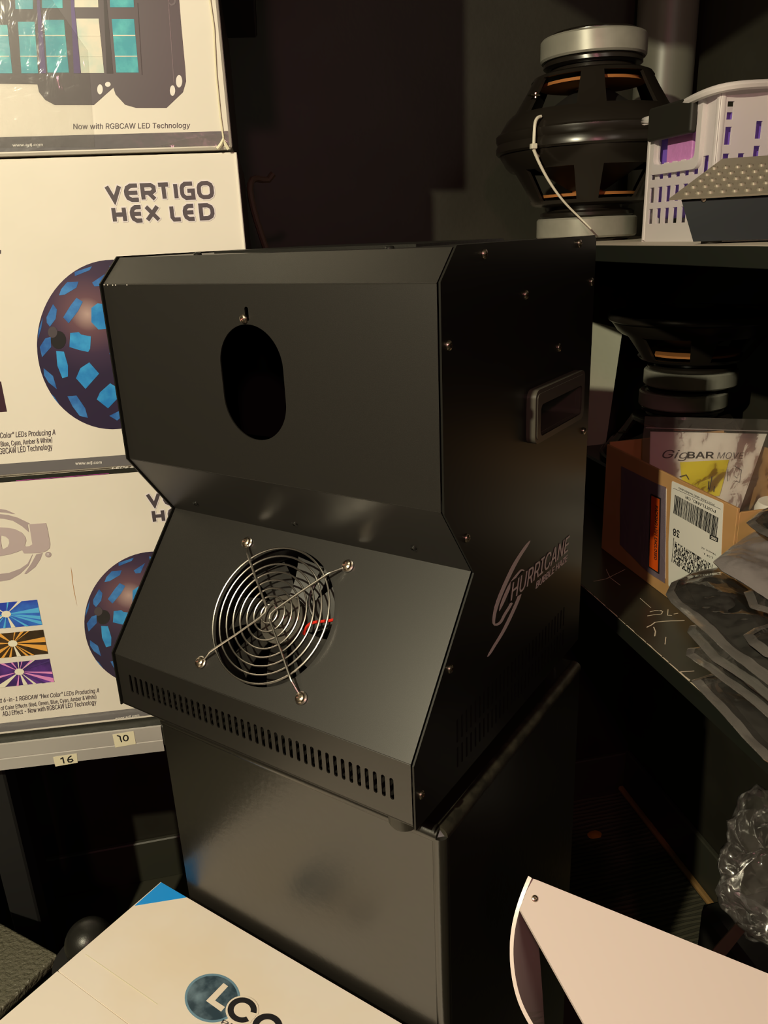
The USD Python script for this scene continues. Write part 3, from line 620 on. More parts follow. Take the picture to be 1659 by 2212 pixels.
part(B1, 'torn_corner', tube([FRONT1.at(*FRONT1.px(*q), .0015) for q in ((470, 322), (478, 312), (483, 300), (487, 311), (494, 323))], .0022, 7), 'tape', 'torn pale corner of the box')
part(B1, 'torn_corner', tube([FRONT1.at(*FRONT1.px(*q), .001) for q in ((452, -10), (462, 60), (467, 160), (476, 250), (483, 300))], .0012, 6), 'tape')
part(B2, 'edge_fold', tube([FRONT.at(-.0015, z, .0003) for z in np.linspace(zk(1.262), zk(1.625), 8)], .0016, 8), 'carton_white')
# brown strap hanging behind the middle box
st_ = [SP + SU * .012 + SV * .20 + UP * 1.40, SP + SU * .016 + SV * .22 + UP * 1.55, SP + SU * .020 + SV * .24 + UP * 1.615, SP + SU * .035 + SV * .25 + UP * 1.613, SP + SU * .046 + SV * .25 + UP * 1.622]
single('strap', tube(smooth_path(st_, 24), .005, 8), 'brown', 'brown strap end curling out behind the middle carton of the stack', 'strap')

# =================================================================== RACK CARRYING THE BOXES
RK = Thing('storage_rack', 'metal storage rack shelf under the carton stack, with number stickers on its edge', 'rack', tuple(SP - SU * .3 + SV * .17), SA)
RF = Plane(SP - SV * .026, SU, UP)
part(RK, 'shelf_board', stk(0, -1.2, -.185, -.024, .40, zk(.845), zk(.8785), .002), 'rackdark')
part(RK, 'shelf_board', stk(0, -.19, .0, .075, .40, zk(.845), zk(.8785), .002), 'rackdark')
eg = Polygon([(a, zk(z)) for a, z in ((0, .838), (0, .8555), (.0015, .8565), (0, .8575), (0, .8795), (.004, .8795), (.004, .838))])
t = trimesh.creation.extrude_polygon(eg, 1.01); t = frame_map(t, SP - SU * 1.2 - SV * .026, SV, UP, SU)
part(RK, 'edge_rail', t, 'rackmetal', 'polished metal edge rail')
for a, d in ((-1.17, 0.0), (-1.17, .36), (-.03, .36)):
    part(RK, 'post', stk(0, a - .02, a + .02, d, d + .035, 0, zk(.845) if a > -1 else 2.2, .003), 'rackdark')
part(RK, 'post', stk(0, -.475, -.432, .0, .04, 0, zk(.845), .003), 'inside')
def sticker(q, digits, strokes):
    s = part(RK, 'number_sticker', RF.ext(RF.poly(q), .0003, .0002), 'tape', f'paper sticker with {digits} in marker')
    for st in strokes: part(s, 'digit', RF.ext(LineString([RF.px(*p) for p in st]).buffer(.0009), .0002, .0006), 'ink')
kk = lambda L: [(x * .33755, 1480 + y * .33755) for x, y in L]
sticker(kk([(720, 316), (855, 294), (870, 375), (738, 398)]), '10', [kk([(752, 322), (768, 326), (772, 345), (778, 360)]), kk(ell(805, 337, 15, 18, 16)) + kk([(820, 337)])])
sticker(kk([(340, 460), (492, 437), (498, 495), (355, 520)]), '16', [kk([(390, 470), (402, 462), (406, 480), (410, 496)]), kk([(455, 452), (440, 462), (434, 478), (440, 490), (455, 490), (467, 481), (460, 471), (442, 476)])])

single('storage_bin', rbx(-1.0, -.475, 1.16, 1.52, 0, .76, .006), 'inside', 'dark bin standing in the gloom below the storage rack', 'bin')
# =================================================================== WHITE BOX IN FRONT
LZ = .737; lx0, lx1, ly0, ly1 = -.2145, .215, -.62, -.0405
WB = Thing('white_box', 'large white printed carton with bright blue corner and round logo, in front of the cabinet', 'cardboard box', tuple(mw((lx0 + lx1) / 2, (ly0 + ly1) / 2, 0)), MA)
part(WB, 'carton', frame_map(bx(lx0, lx1, ly0, ly1, 0, LZ - .002, .002), MO, MX, MY, UP), 'lco')
LT = Plane(mw(0, 0, LZ - .0012), MX, MY)
yc = LT.px(124, 2097)[1]
part(WB, 'flap', LT.ext(sbox(lx0 + .001, yc + .0008, lx1 - .001, ly1 - .001), .0012, -.001), 'lco')
part(WB, 'flap', LT.ext(sbox(lx0 + .001, ly0 + .001, lx1 - .001, yc - .0004), .0012, -.001), 'lco')
part(WB, 'blue_corner', LT.ext(LT.poly([(352, 1903), (415, 1937), (291, 1957)]).intersection(sbox(lx0 + .0015, ly0, lx1, ly1 - .0012)), .0002, .0003), 'blue', 'bright blue printed corner')
kc = lambda L: [(360 + x * .32550, 1900 + y * .32550) for x, y in L]
dc = LT.poly(kc(ell(304, 788, 184, 162, 60))); di = LT.poly(kc(ell(304, 788, 168, 147, 60)))
ds = part(WB, 'logo_disc', LT.ext(dc, .0002, .0003), 'disc_ring', 'dark blue round logo with a white L'); part(ds, 'disc_face', LT.ext(di, .0002, .0005), 'disc')
C1 = [(500, 870)]
def ringpoly(cx, cy, ro, ri, a0, a1):
    o = ell(cx, cy, ro, ro * .86, 40, a0, a1); i = ell(cx, cy, ri, ri * .86, 40, a0, a1)[::-1]
    return LT.poly(kc(o + i))
cC = ringpoly(502, 870, 97, 57, math.radians(62), math.radians(375)); cO = LT.poly(kc(ell(668, 978, 100, 86, 50))).difference(LT.poly(kc(ell(668, 978, 58, 48, 40))))
part(ds, 'letter_halo', LT.ext(unary_union([cC.buffer(.0022), LT.poly(kc(ell(502, 870, 100, 88, 40)))]), .0002, .0007), 'lco')
part(ds, 'letter', LT.ext(LT.poly(kc([(378, 690), (408, 712), (322, 806), (388, 850), (362, 880), (262, 808)])), .0002, .0007), 'lco', 'white letter L')
part(ds, 'letter', LT.ext(cC, .0002, .0009), 'print_black', 'black letter C'); part(WB, 'letter', LT.ext(cO, .0002, .0006), 'print_black', 'black letter O')
part(WB, 'small_print', LT.text('PRO', kc([(360, 955)])[0], kc([(520, 1030)])[0], kc([(375, 930)])[0], False, .0002, .0003), 'print_dark')
part(WB, 'crease', LT.ext(LineString([LT.px(*q) for q in ((185, 2062), (300, 2142), (340, 2170))]).buffer(.0003), .0002, .0003), 'tape')

# =================================================================== TEXTURED CASE, DOME
p0, p1, p2 = onz(0, 1995, .6), onz(122, 2062, .6), onz(0, 2190, .6)
e1 = (p0 - p1) / np.linalg.norm(p0 - p1); e2 = (p2 - p1) - e1 * ((p2 - p1) @ e1); e2 /= np.linalg.norm(e2)
TC = Thing('flight_case', 'black case with hammered glossy top, at the bottom left corner', 'case', tuple(p1 * [1, 1, 0]))
cs = bx(0, .22, 0, .45, 0, .588, .004); part(TC, 'case_body', frame_map(cs, p1 * [1, 1, 0], e1, e2, UP), 'blackplastic')
cs = rbx(-.002, .222, -.002, .452, .585, .60, .004); part(TC, 'case_lid', frame_map(cs, p1 * [1, 1, 0], e1, e2, UP), 'hammer', 'hammered lid')
dp = depth(192, 2032, 1.02)
DM = Thing('dome_light', 'small glossy black dome peeking out behind the white box, left of the cabinet', 'dome', (dp[0], dp[1], 0))
t = lathe([(0, 0), (.05, 0), (.05, dp[2] - .03), (.04, dp[2] - .028), (0, dp[2] - .028)], 32, closed=False); t.apply_translation((dp[0], dp[1], 0)); part(DM, 'stand', t, 'inside')
t = trimesh.creation.icosphere(4, .030); t.vertices *= [1, 1, 1.0]; t.apply_translation((dp[0], dp[1], dp[2] - .002)); part(DM, 'dome', t, 'blackplastic', smooth=60)

# =================================================================== SHELVES
SX = .523
LS = Thing('wall_shelf', 'lower black laminate shelf along the right wall, with scratches and a chipped pale front edge', 'shelf', ((SX + XR) / 2, .6, .975))
part(LS, 'shelf_board', bx(SX + .0012, XR, -.6, YB, .975, 1.0, .001), 'shelf_top')
part(LS, 'edge_band', bx(SX, SX + .0015, -.6, YB, .975, .9985, .0004), 'shelf_edge')
rg = random.Random(4)
y = -.55
LSP = Plane((0, 0, 1.0), (1, 0, 0), (0, 1, 0))
chips = []
while y < YB - .02:                                          # worn line where the black has chipped off the edge
    L = rg.uniform(.008, .03); w = rg.uniform(.0010, .0024) * (1.5 if y < .75 else 1.0 if y < .98 else .7)
    chips.append(Polygon([(SX + .0004, y), (SX + w, y + .1 * L), (SX + w * rg.uniform(.6, 1.2), y + .5 * L), (SX + w * .8, y + .9 * L), (SX + .0004, y + L)])); y += L * rg.uniform(.8, 1.05)
part(LS, 'chipped_edge', LSP.ext(unary_union(chips), .0003, 0), 'chip', 'pale chipped front edge')
def scr(L, w=.0006): return LineString([LSP.px(1220 + x * .2713, 1180 + y * .2713) for x, y in L]).buffer(w)
S_ = [scr([(655, 645), (690, 628), (720, 605), (800, 597), (950, 592)], .0008), scr([(660, 555), (720, 545), (770, 540), (780, 520), (750, 512)]), scr([(680, 523), (720, 512), (770, 512)]), scr([(822, 505), (818, 550), (850, 552)]), scr([(708, 645), (722, 680), (716, 715)], .0008), scr([(805, 725), (798, 780)]), scr([(925, 1000), (1028, 994)]), scr([(600, 415), (685, 490)], .0004), scr([(870, 540), (900, 535)]), scr([(330, 185), (360, 250), (440, 310)], .0004), scr([(230, 280), (330, 260), (480, 185)], .0004), scr([(1340, 1310), (1380, 1380)], .0005), scr([(1400, 1420), (1480, 1500), (1500, 1490)], .0008), scr([(1540, 1560), (1590, 1590), (1600, 1560)], .0009)]
for g in S_: part(LS, 'scratch', LSP.ext(g, .0002, .0001), 'chip')
US = Thing('wall_shelf', 'upper shelf along the right wall, pale top and black edge, holding basket and speaker drivers', 'shelf', ((SX + XR) / 2, .8, 1.482))
part(US, 'shelf_board', bx(SX + .002, XR, -.1, YB, 1.483, 1.5012, .001), 'shelf_edge')
part(US, 'shelf_face', bx(SX + .003, XR, -.1, YB, 1.5012, 1.5022), 'shelf_pale', 'pale shelf top')
part(US, 'edge_band', bx(SX, SX + .0022, -.1, YB, 1.4815, 1.502, .0005), 'shelf_edge')
for y in (.25, 1.60):
    part(US, 'bracket', bx(SX + .12, XR, y - .01, y + .01, 1.462, 1.483, .002), 'shelf_edge'); part(LS, 'bracket', bx(SX + .12, XR, y - .01, y + .01, .95, .975, .002), 'shelf_edge')
UZ = 1.5022
pp = [( .9585, 1.632, 1.0 + 1.9)]
single('vent_pipe', lathe([(.052, UZ), (.058, UZ), (.058, 2.9), (.052, 2.9)], 48).apply_translation((.958, 1.63, 0)), 'pipe', 'painted grey pipe rising in the room corner behind the speaker drivers', 'pipe')

# fixture hanging from the ceiling above the frame: throws the peaked shadow in the room corner
hc = np.array([.274, .888, 2.003]); h1 = np.array([-.10, .0, .047]); h1 /= np.linalg.norm(h1); h2 = np.array([.0, -.17, .033]); h2 = h2 - h1 * (h1 @ h2); h2 /= np.linalg.norm(h2); h3 = np.cross(h2, h1); h3 *= np.sign(h3[2])
HF = Thing('hanging_fixture', 'black boxy fixture hanging from the ceiling above the shelf corner', 'stage light', tuple(hc))
part(HF, 'housing', frame_map(bx(0, .48, 0, .32, 0, .22, .006), hc, h1, h2, h3), 'blackplastic')
hq = hc + h1 * .24 + h2 * .16 + h3 * .2
part(HF, 'rod', tube([hq, [hq[0], hq[1], 2.9]], .02, 16), 'blackplastic')

# =================================================================== WOOFERS
def woofer(label, group, cx, cy, z0, flip, sc=1.0, hs=1.0, spin=0.0, seams=()):
    """driver standing on its magnet; flip puts the magnet on top. height .16*hs"""
    H = .16 * hs
    T = Thing('speaker_driver', label, 'speaker driver', (cx, cy, z0), 0, group)
    def put(name, t, mt, lab=None):
        t = tri(t).copy(); V = np.array(t.vertices) * [sc, sc, hs]; c, s = math.cos(spin), math.sin(spin)
        V = np.stack([V[:, 0] * c - V[:, 1] * s, V[:, 0] * s + V[:, 1] * c, V[:, 2]], 1)
        F = np.array(t.faces)
        if flip: V = V * [1, -1, -1] + [0, 0, H]
        part(T, name, trimesh.Trimesh(V, F, process=False), mt, lab, local=True)
    put('magnet', lathe([(.02, .006), (.083, .006), (.0855, .009), (.0855, .036), (.083, .039), (.02, .039)], 72), 'magnet', 'grey ferrite ring magnet')
    put('back_plate', lathe([(0, 0), (.070, 0), (.074, .003), (.074, .006), (0, .006)], 48, False), 'frame')
    put('top_plate', lathe([(.02, .039), (.078, .039), (.080, .042), (.080, .047), (.074, .050), (.02, .050)], 64), 'frame')
    shell = to_m(lathe([(.040, .049), (.068, .049), (.070, .057), (.088, .059), (.0955, .062), (.100, .068), (.112, .088), (.129, .114), (.140, .124), (.146, .134), (.150, .140), (.152, .146), (.146, .146), (.141, .136), (.135, .129), (.125, .118), (.108, .091), (.096, .071), (.091, .066), (.086, .064), (.040, .063)], 96))
    for k in range(6):
        pts = [(r * math.cos(q), r * math.sin(q), z) for q in np.radians([-20, 0, 20]) for r in (.076, .20) for z in (.0672, .1165)]
        shell = shell - m3.Manifold.hull_points(np.array(pts)).rotate((0, 0, k * 60 + 30))
    put('frame', shell, 'frame', 'black stamped frame with six windows')
    put('rim', lathe([(.139, .146), (.1545, .144), (.1575, .147), (.1575, .154), (.155, .160), (.139, .160)], 96), 'frame')
    put('cone', lathe([(.024, .085), (.030, .083), (.080, .115), (.128, .146), (.1385, .150), (.1385, .153), (.126, .150), (.078, .119), (.030, .088), (.024, .088)], 64), 'cone')
    put('spider', lathe([(.024, .076), (.085, .0725), (.085, .077), (.024, .080)], 56), 'spider', 'orange spider ring')
    put('voice_coil', lathe([(.024, .055), (.026, .055), (.026, .09), (.024, .09)], 40), 'spider')
    for a in (-25,) if not flip else (168,): # solder terminals
        r = math.radians(a)
        t = cat_(trimesh.creation.box((.018, .009, .002)).apply_translation((.121, 0, .094)), trimesh.creation.cylinder(.003, .008, sections=10).apply_translation((.118, .0, .094)))
        t.apply_transform(trimesh.transformations.rotation_matrix(r, (0, 0, 1))); put('terminal', t, 'zinc')
    return T
ux, uy = .669, 1.36
woofer('lower black speaker driver of the tied pair on the upper shelf, magnet down', 'paired speaker drivers', ux, uy, UZ, False, spin=math.radians(4))
uw = woofer('upper black speaker driver of the tied pair on the upper shelf, magnet up', 'paired speaker drivers', ux, uy, UZ + .16, True, spin=math.radians(-4))
tg = Plane((ux, uy, 0), (1, 0, 0), (0, 0, 1))
# zip ties round the two rims
def tie(phi, low):
    c, s = math.cos(phi), math.sin(phi); q = lambda r, z, d=0: np.array([ux + r * c - d * s, uy + r * s + d * c, UZ + z])
    T = Thing('zip_tie', 'white nylon cable tie joining the driver pair, ' + low, 'cable tie', tuple(q(.16, .10)))
    loop = [q(.150, .132, -.002), q(.164, .142, 0), q(.1645, .165, 0), q(.160, .184, 0), q(.150, .189, .002)]
    part(T, 'strap', tube(smooth_path(loop, 20), .0026, 8), 'nylon')
    part(T, 'tie_head', rbx(-.005, .005, -.005, .005, -.004, .004, .0015, 10).apply_translation(q(.166, .146)), 'nylon')
    tail = [q(.166, .142), q(.150, .105, .012), q(.118, .058, .034), q(.100, .040, .045), q(.098, .020, .068)]
    part(T, 'tail', tube(smooth_path(tail, 24), np.linspace(.0026, .0014, 24), 8), 'nylon')
tie(math.radians(213), 'on the side towards the open wall')
tie(math.radians(300), 'half hidden by the white basket')
lw = depth(1478, 820, 1.48)
WX, WY, WZ = lw[0], lw[1], 1.5275 - .198 * 1.48
single('amplifier_box', bx(WX - .15, WX + .14, WY - .14, WY + .15, 1.0, WZ - .14, .004), 'blackplastic', 'flat black box hidden behind the brown carton, under the stacked drivers', 'box')
woofer('loose speaker driver on the lower shelf with magnet up, directly behind the brown carton', 'stacked speaker drivers', WX, WY, WZ - .14, True, .93, .875, math.radians(20))
woofer('loose speaker driver with cone up, balanced magnet to magnet above the brown carton', 'stacked speaker drivers', WX + .012, WY, WZ + .0, False, .98, .86, math.radians(65))

# =================================================================== PALE SHEET behind the loose drivers
q = [depth(1262, 690, 1.66), depth(1345, 712, 1.62), depth(1306, 842, 1.62), depth(1262, 850, 1.66)]
q[2][2] = q[3][2] = 1.0022
V = np.array([*q, *[p + [.002, .004, 0] for p in q]])
t = trimesh.Trimesh(V, [[0, 3, 2], [0, 2, 1], [4, 5, 6], [4, 6, 7], [0, 1, 5], [0, 5, 4], [1, 2, 6], [1, 6, 5], [2, 3, 7], [2, 7, 6], [3, 0, 4], [3, 4, 7]]); t.fix_normals()
single('paper_sheet', t, 'pale', 'pale sheet leaning at the back of the lower shelf, beside the machine', 'sheet')

# =================================================================== WHITE BASKET with purple contents
bx0, bx1, by0, by1, bz0, bz1 = .634, .93, .945, 1.108, UZ, UZ + .172
BS = Thing('plastic_basket', 'translucent white plastic basket with black grip and small slots, on the upper shelf', 'basket', ((bx0 + bx1) / 2, (by0 + by1) / 2, bz0))
def slab(pl, poly, th=.0026): return pl.ext(poly, th, -th)
LF = Plane((bx0, by1, bz0), (0, -1, 0), UP)                  # handle end, facing the open wall
Wd = by1 - by0; Hh = bz1 - bz0
holes = [sbox(.014 + i * .0205, z, .014 + i * .0205 + .0115, z + .020) for i in range(7) for z in (.024, .052, .082)]
end = rounded(0, Wd, 0, Hh + .02, .012).intersection(sbox(0, 0, Wd, Hh - .002)).difference(unary_union(holes)).difference(rounded(.030, .124, .102, .160, .008))
side = sbox(0, 0, bx1 - bx0, Hh - .002).union(sbox(0, Hh - .004, .28, Hh + .004))
FFp = Plane((bx0, by0, bz0), (1, 0, 0), UP)
sh = [sbox(.010 + i * .021, z, .010 + i * .021 + .009, z + .020) for i in range(14) for z in (.024, .052, .082, .112, .140)][::1]
sh = [h for h in sh if not (h.bounds[0] > .02 and h.bounds[1] > .1)] + [sbox(.052, .118, .061, .138), sbox(.052, .090, .061, .110)]
part(BS, 'end_wall', slab(LF, end), 'basket'); part(BS, 'side_wall', slab(FFp, side.difference(unary_union(sh))), 'basket')
part(BS, 'end_wall', slab(Plane((bx1, by0, bz0), (0, 1, 0), UP), sbox(0, 0, Wd, Hh).difference(unary_union(holes))), 'basket')
part(BS, 'side_wall', slab(Plane((bx1, by1, bz0), (-1, 0, 0), UP), side.difference(unary_union(sh))), 'basket')
part(BS, 'base', bx(bx0 + .003, bx1 - .003, by0 + .003, by1 - .003, bz0, bz0 + .003), 'basket')
for (x, y) in ((bx0, by0), (bx0, by1), (bx1, by0), (bx1, by1)):
    part(BS, 'corner_post', tube([(x + (.004 if x < .8 else -.004), y + (.004 if y < 1 else -.004), z) for z in (bz0 + .002, (bz0 + bz1) / 2, bz1 - .003)], .0055, 12), 'basket')
rim = [(bx0 - .005, by1 + .004, bz1 - .012), (bx0 - .006, (by0 + by1) / 2, bz1 - .006), (bx0 - .005, by0 - .004, bz1 + .001), (bx0 + .1, by0 - .006, bz1 + .006), (bx1, by0 - .005, bz1 + .002), (bx1 + .005, (by0 + by1) / 2, bz1), (bx1, by1 + .005, bz1), (bx0 + .1, by1 + .005, bz1 - .006)]
part(BS, 'rim', tube(smooth_path(rim + [rim[0]], 80)[:-1], .0052, 8, True), 'basket')
part(BS, 'handle_frame', slab(Plane((bx0 - .006, by1, bz0), (0, -1, 0), UP), rounded(.018, .136, .088, Hh, .012).difference(rounded(.028, .126, .100, .160, .008)), .010), 'basket')
gp = Plane((bx0 - .012, by1, bz0), (0, -1, 0), UP)
part(BS, 'grip', rbx(bx0 - .015, bx0 - .004, by1 - .126, by1 - .022, bz0 + .130, bz0 + .172, .004), 'grip', 'black grip sleeve')
single('purple_tray', rbx(bx0 + .012, bx1 - .012, by0 + .010, by1 - .012, bz0 + .030, bz0 + .150, .006), 'purple', 'purple block filling the white basket', 'tray')
single('magenta_packet', rbx(bx0 + .0035, bx0 + .0115, by0 + .058, by1 - .045, bz0 + .095, bz0 + .150, .002), 'magenta', 'pink glossy packet inside the basket behind its grip opening', 'packet')

# =================================================================== NAVY CASE WITH TREAD PLATE
NL = depth(1500, 519, .90); NR = depth(1659, 521, .872); dirn = (NR - NL) * [1, 1, 0]; dirn /= np.linalg.norm(dirn); bk = np.array([-dirn[1], dirn[0], 0])
if bk[1] < 0: bk = -bk
nz = UZ
NV = Thing('effect_pedal', 'navy steel wedge box with studded grey tread plate, on the upper shelf before the basket', 'pedal box', (NL[0], NL[1], nz))
NF = Plane((NL[0], NL[1], nz), dirn, UP)
pf = NF.pts([(1500, 519), (1471, 424), (1659, 396), (1700, 390), (1700, 519)])
LN = .22
fl, ft = pf[1][0], pf[1][1]
sec = Polygon([(0, 0.003), (0, .048), (.07, .085), (.07, .003)])
t = trimesh.creation.extrude_polygon(sec, LN); t = frame_map(t, NL * [1, 1, 0] + UP * nz, bk, UP, dirn)
Vn = np.array(t.vertices); k = ((Vn - NL) @ dirn < .01); db = np.clip((Vn[k] - NL) @ bk, 0, 1); Vn[k] += np.outer((Vn[k, 2] - nz) * fl / .05 * (1 - db / .07) + db / .07 * (fl + .045), dirn); t.vertices = Vn
part(NV, 'body', t, 'navy')
o = NL * [1, 1, 0] + UP * (nz + .0485) + dirn * (fl - .012) - bk * .006; vv = bk * .07 + UP * .037; TPp = Plane(o, dirn, vv / np.linalg.norm(vv)); tl = np.linalg.norm(vv) + .012
plate = Polygon([(0, 0), (LN, 0), (LN, tl), (.05, tl)])
TP = part(NV, 'tread_plate', TPp.ext(plate, .0022, 0), 'perf', 'studded grey metal plate')
for i in range(16):
    for j in range(5):
        a, b = .018 + i * .0125 + (j % 2) * .006, .010 + j * .0145
        if Polygon(plate).contains(Point(a, b).buffer(.004)) and a < .17:
            t = lathe([(.0016, 0), (.0042, 0), (.0030, .0022), (.0016, .0022)], 12); part(TP, 'stud', frame_map(t, TPp.at(a, b, .0022), TPp.u, TPp.v, TPp.n), 'perf')
screw(NV, Plane(NF.at(*NF.px(1520, 431)), NF.u, NF.v), 0, 0, .7)
for d in (.02, .18): part(NV, 'rubber_foot', bx(-.008, .008, -.004, .012, 0, .003).apply_translation(NL * [1, 1, 0] + UP * nz + dirn * d + bk * .01), 'rubber')

# =================================================================== OPEN BROWN CARTON
kx0, kx1, ky0, ky1, kz0, kz1 = .623, .842, .816, 1.1575, 1.0, 1.1853
KB = Thing('cardboard_carton', 'open brown shipping carton with white label and orange slip, on the lower shelf', 'carton', ((kx0 + kx1) / 2, (ky0 + ky1) / 2, kz0))
kt = .004
part(KB, 'wall_panel', bx(kx0, kx0 + kt, ky0, ky1, kz0, kz1, .0006), 'cardboard'); part(KB, 'wall_panel', bx(kx1 - kt, kx1, ky0, ky1, kz0, kz1, .0006), 'cardboard')
part(KB, 'wall_panel', bx(kx0 + kt, kx1 - kt, ky1 - kt, ky1, kz0, kz1 + .004, .0006), 'cardboard'); part(KB, 'wall_panel', bx(kx0 + kt, kx1 - kt, ky0, ky0 + kt, kz0, kz1 - .006, .0006), 'cardboard')
part(KB, 'bottom_panel', bx(kx0 + kt, kx1 - kt, ky0 + kt, ky1 - kt, kz0, kz0 + .004), 'cardboard')
KL = Plane((kx0, ky1, kz0), (0, -1, 0), UP)
c7 = lambda L: [(1220 + x * .26398, 880 + y * .26398) for x, y in L]
lab = KL.poly(c7([(878, 600), (1300, 785), (1270, 1300), (850, 1470), (850, 1100)])).union(KL.poly(c7([(878, 600), (1300, 785), (1270, 1480), (850, 1470)]))).buffer(-.003).buffer(.003).intersection(sbox(0, .003, .36, .19))
LB = part(KB, 'shipping_label', KL.ext(lab, .0003, .0001), 'label_white', 'white shipping label, upside down')
a0, b1 = KL.px(*c7([(905, 715)])[0]); a1_, b0_ = KL.px(*c7([(1245, 1040)])[0]); bt = KL.px(*c7([(900, 870)])[0])[1]
rg = random.Random(11); x = a0; bars = []
while x < a1_:
    w = rg.choice([.0006, .0006, .0012, .0018]); bars.append(sbox(x, bt, x + w, b1)); x += w + rg.choice([.0007, .0007, .0014])
part(LB, 'barcode', KL.ext(unary_union(bars), .0002, .0004), 'ink')
pa0, pb1 = KL.px(*c7([(905, 1095)])[0]); pa1 = KL.px(*c7([(1205, 1200)])[0])[0]; pb0 = KL.px(*c7([(905, 1260)])[0])[1] - .004
cells = []
nx, ny = 84, 12
for i in range(nx):
    for j in range(ny):
        if rg.random() < .5: cells.append(sbox(pa0 + (pa1 - pa0) * i / nx, pb0 + (pb1 - pb0) * j / ny, pa0 + (pa1 - pa0) * (i + 1.02) / nx, pb0 + (pb1 - pb0) * (j + .9) / ny))
part(LB, 'code_block', KL.ext(unary_union(cells), .0002, .0004), 'ink')
part(LB, 'code_edge', KL.ext(unary_union([sbox(pa0 - .004, pb0, pa0 - .003, pb1 + .004), sbox(pa1 + .003, pb0 - .002, pa1 + .004, pb1)]), .0002, .0004), 'ink')
def utext(s, p0, p1, q0, bold=False, mt='ink'): part(LB, 'lettering', KL.text(s, *[c7([p])[0] for p in (p0, p1, q0)], bold=bold, h=.0002, off=.0004), mt)
utext('38', (942, 1012), (890, 990), (940, 1068), True)
utext('PORTLAND, OR', (1238, 842), (990, 722), (1236, 865)); utext('POSTAGE AND HANDLING', (1225, 790), (935, 652), (1225, 805))
g1 = KL.poly(c7([(1190, 1038), (1258, 1068), (1254, 1104), (1188, 1074)])); gb = part(LB, 'service_mark', KL.ext(g1, .0002, .0004), 'ink')
part(LB, 'lettering', KL.text('GRD', *[c7([p])[0] for p in ((1248, 1073), (1200, 1050), (1247, 1094))], bold=True, h=.0002, off=.0007), 'label_white')
utext('TRACK 1Z', (1240, 1200), (1120, 1140), (1240, 1212)); utext('1 OF 1', (1215, 1225), (1140, 1190), (1215, 1240))
part(LB, 'rule', KL.ext(LineString([KL.px(*p) for p in c7([(890, 660), (1278, 832)])]).buffer(.0003), .0002, .0004), 'print_grey')
pouch = KL.poly(c7([(470, 480), (760, 625), (835, 650), (825, 1440), (700, 1360), (455, 1120)]))
part(KB, 'document_pouch', crumple_sheet(KL, pouch, .006, .0018, .0010, 9, 22), 'film_violet', 'clear document pouch')
ogp = c7([(722, 705), (800, 740), (785, 1360), (702, 1305), (715, 900)])
OG = part(KB, 'packing_slip', KL.ext(KL.poly(ogp), .0004, .0031), 'ink'); part(OG, 'slip_face', KL.ext(KL.poly(ogp).buffer(-.0022), .0003, .0036), 'orange', 'orange slip')
part(OG, 'lettering', KL.text('PACKING LIST ENCLOSED', *[c7([p])[0] for p in ((762, 800), (752, 1240), (782, 808))], bold=True, h=.0002, off=.0040), 'ink')
part(KB, 'tape_strip', KL.ext(KL.poly(c7([(770, 640), (835, 665), (825, 1400), (800, 1400)])), .0003, .0002), 'label_white')

# manual in its zip bag, white roll, yellow sheet (inside the carton)
GP2 = Plane((.62, 1.072, 1.0), (1, -.22, 0), (.02, .09, 1))
mq = GP2.poly([(1404, 932), (1655, 937), (1590, 1120), (1400, 1120)])
MN = Thing('manual_bag', 'printed white manual in a clear zip bag standing in the brown carton', 'manual', tuple(GP2.at(.1, .09)))
part(MN, 'manual', GP2.ext(mq, .0022, 0), 'manual'); 
k6 = lambda x, y: (1220 + x * .26398, 880 + y * .26398)
part(MN, 'lettering', GP2.text('Gig', k6(780, 412), k6(990, 418), k6(815, 345), False, .0002, .0023), 'print_dark', 'title lettering')
part(MN, 'lettering', GP2.text('BAR', k6(996, 414), k6(1212, 414), k6(1000, 362), True, .0002, .0023), 'ink', 'title lettering')
part(MN, 'lettering', GP2.text('MOVE', k6(1240, 416), k6(1448, 418), k6(1255, 366), False, .0002, .0023), 'print_grey', 'title lettering')
part(MN, 'yellow_insert', crumple_sheet(GP2, GP2.poly([k6(935, 445), k6(1335, 425), k6(1255, 720), k6(960, 720)]), .008, .002, .004, 21, 30), 'yellow', 'yellow printed insert')
for L in ([(1165, 600), (1160, 660)], [(1190, 560), (1170, 670)], [(1210, 640), (1205, 680)], [(930, 560), (980, 545), (1000, 580)]): part(MN, 'insert_mark', GP2.ext(LineString([GP2.px(*k6(*q)) for q in L]).buffer(.0007), .0002, .0066), 'ink')
for L in ([(1330, 505), (1325, 600)], [(1385, 480), (1440, 510), (1425, 610), (1380, 600)], [(1385, 560), (1400, 575)]): part(MN, 'insert_mark', GP2.ext(LineString([GP2.px(*k6(*q)) for q in L]).buffer(.0005), .0002, .0024), 'print_grey')
part(MN, 'zip_bag', crumple_sheet(GP2, GP2.poly([(1390, 898), (1680, 905), (1640, 1140), (1385, 1140), (1384, 950)]), .009, .005, .007, 31, 18), 'film', 'clear plastic bag')
part(MN, 'zip_seal', tube([GP2.at(*GP2.px(x, 922 + (x - 1390) * .03), .010) for x in (1390, 1480, 1580, 1685)], .0009, 6), 'film_frost')
rp = depth(1672, 1035, 1.12)
t = lathe([(.014, 0), (.034, 0), (.036, .01), (.034, .115), (.030, .125), (.014, .125)], 40); t.apply_translation((.80, .955, kz0 + .004)); 
single('paper_roll', t, 'label_white', 'white roll standing in the brown carton at the right edge', 'roll')

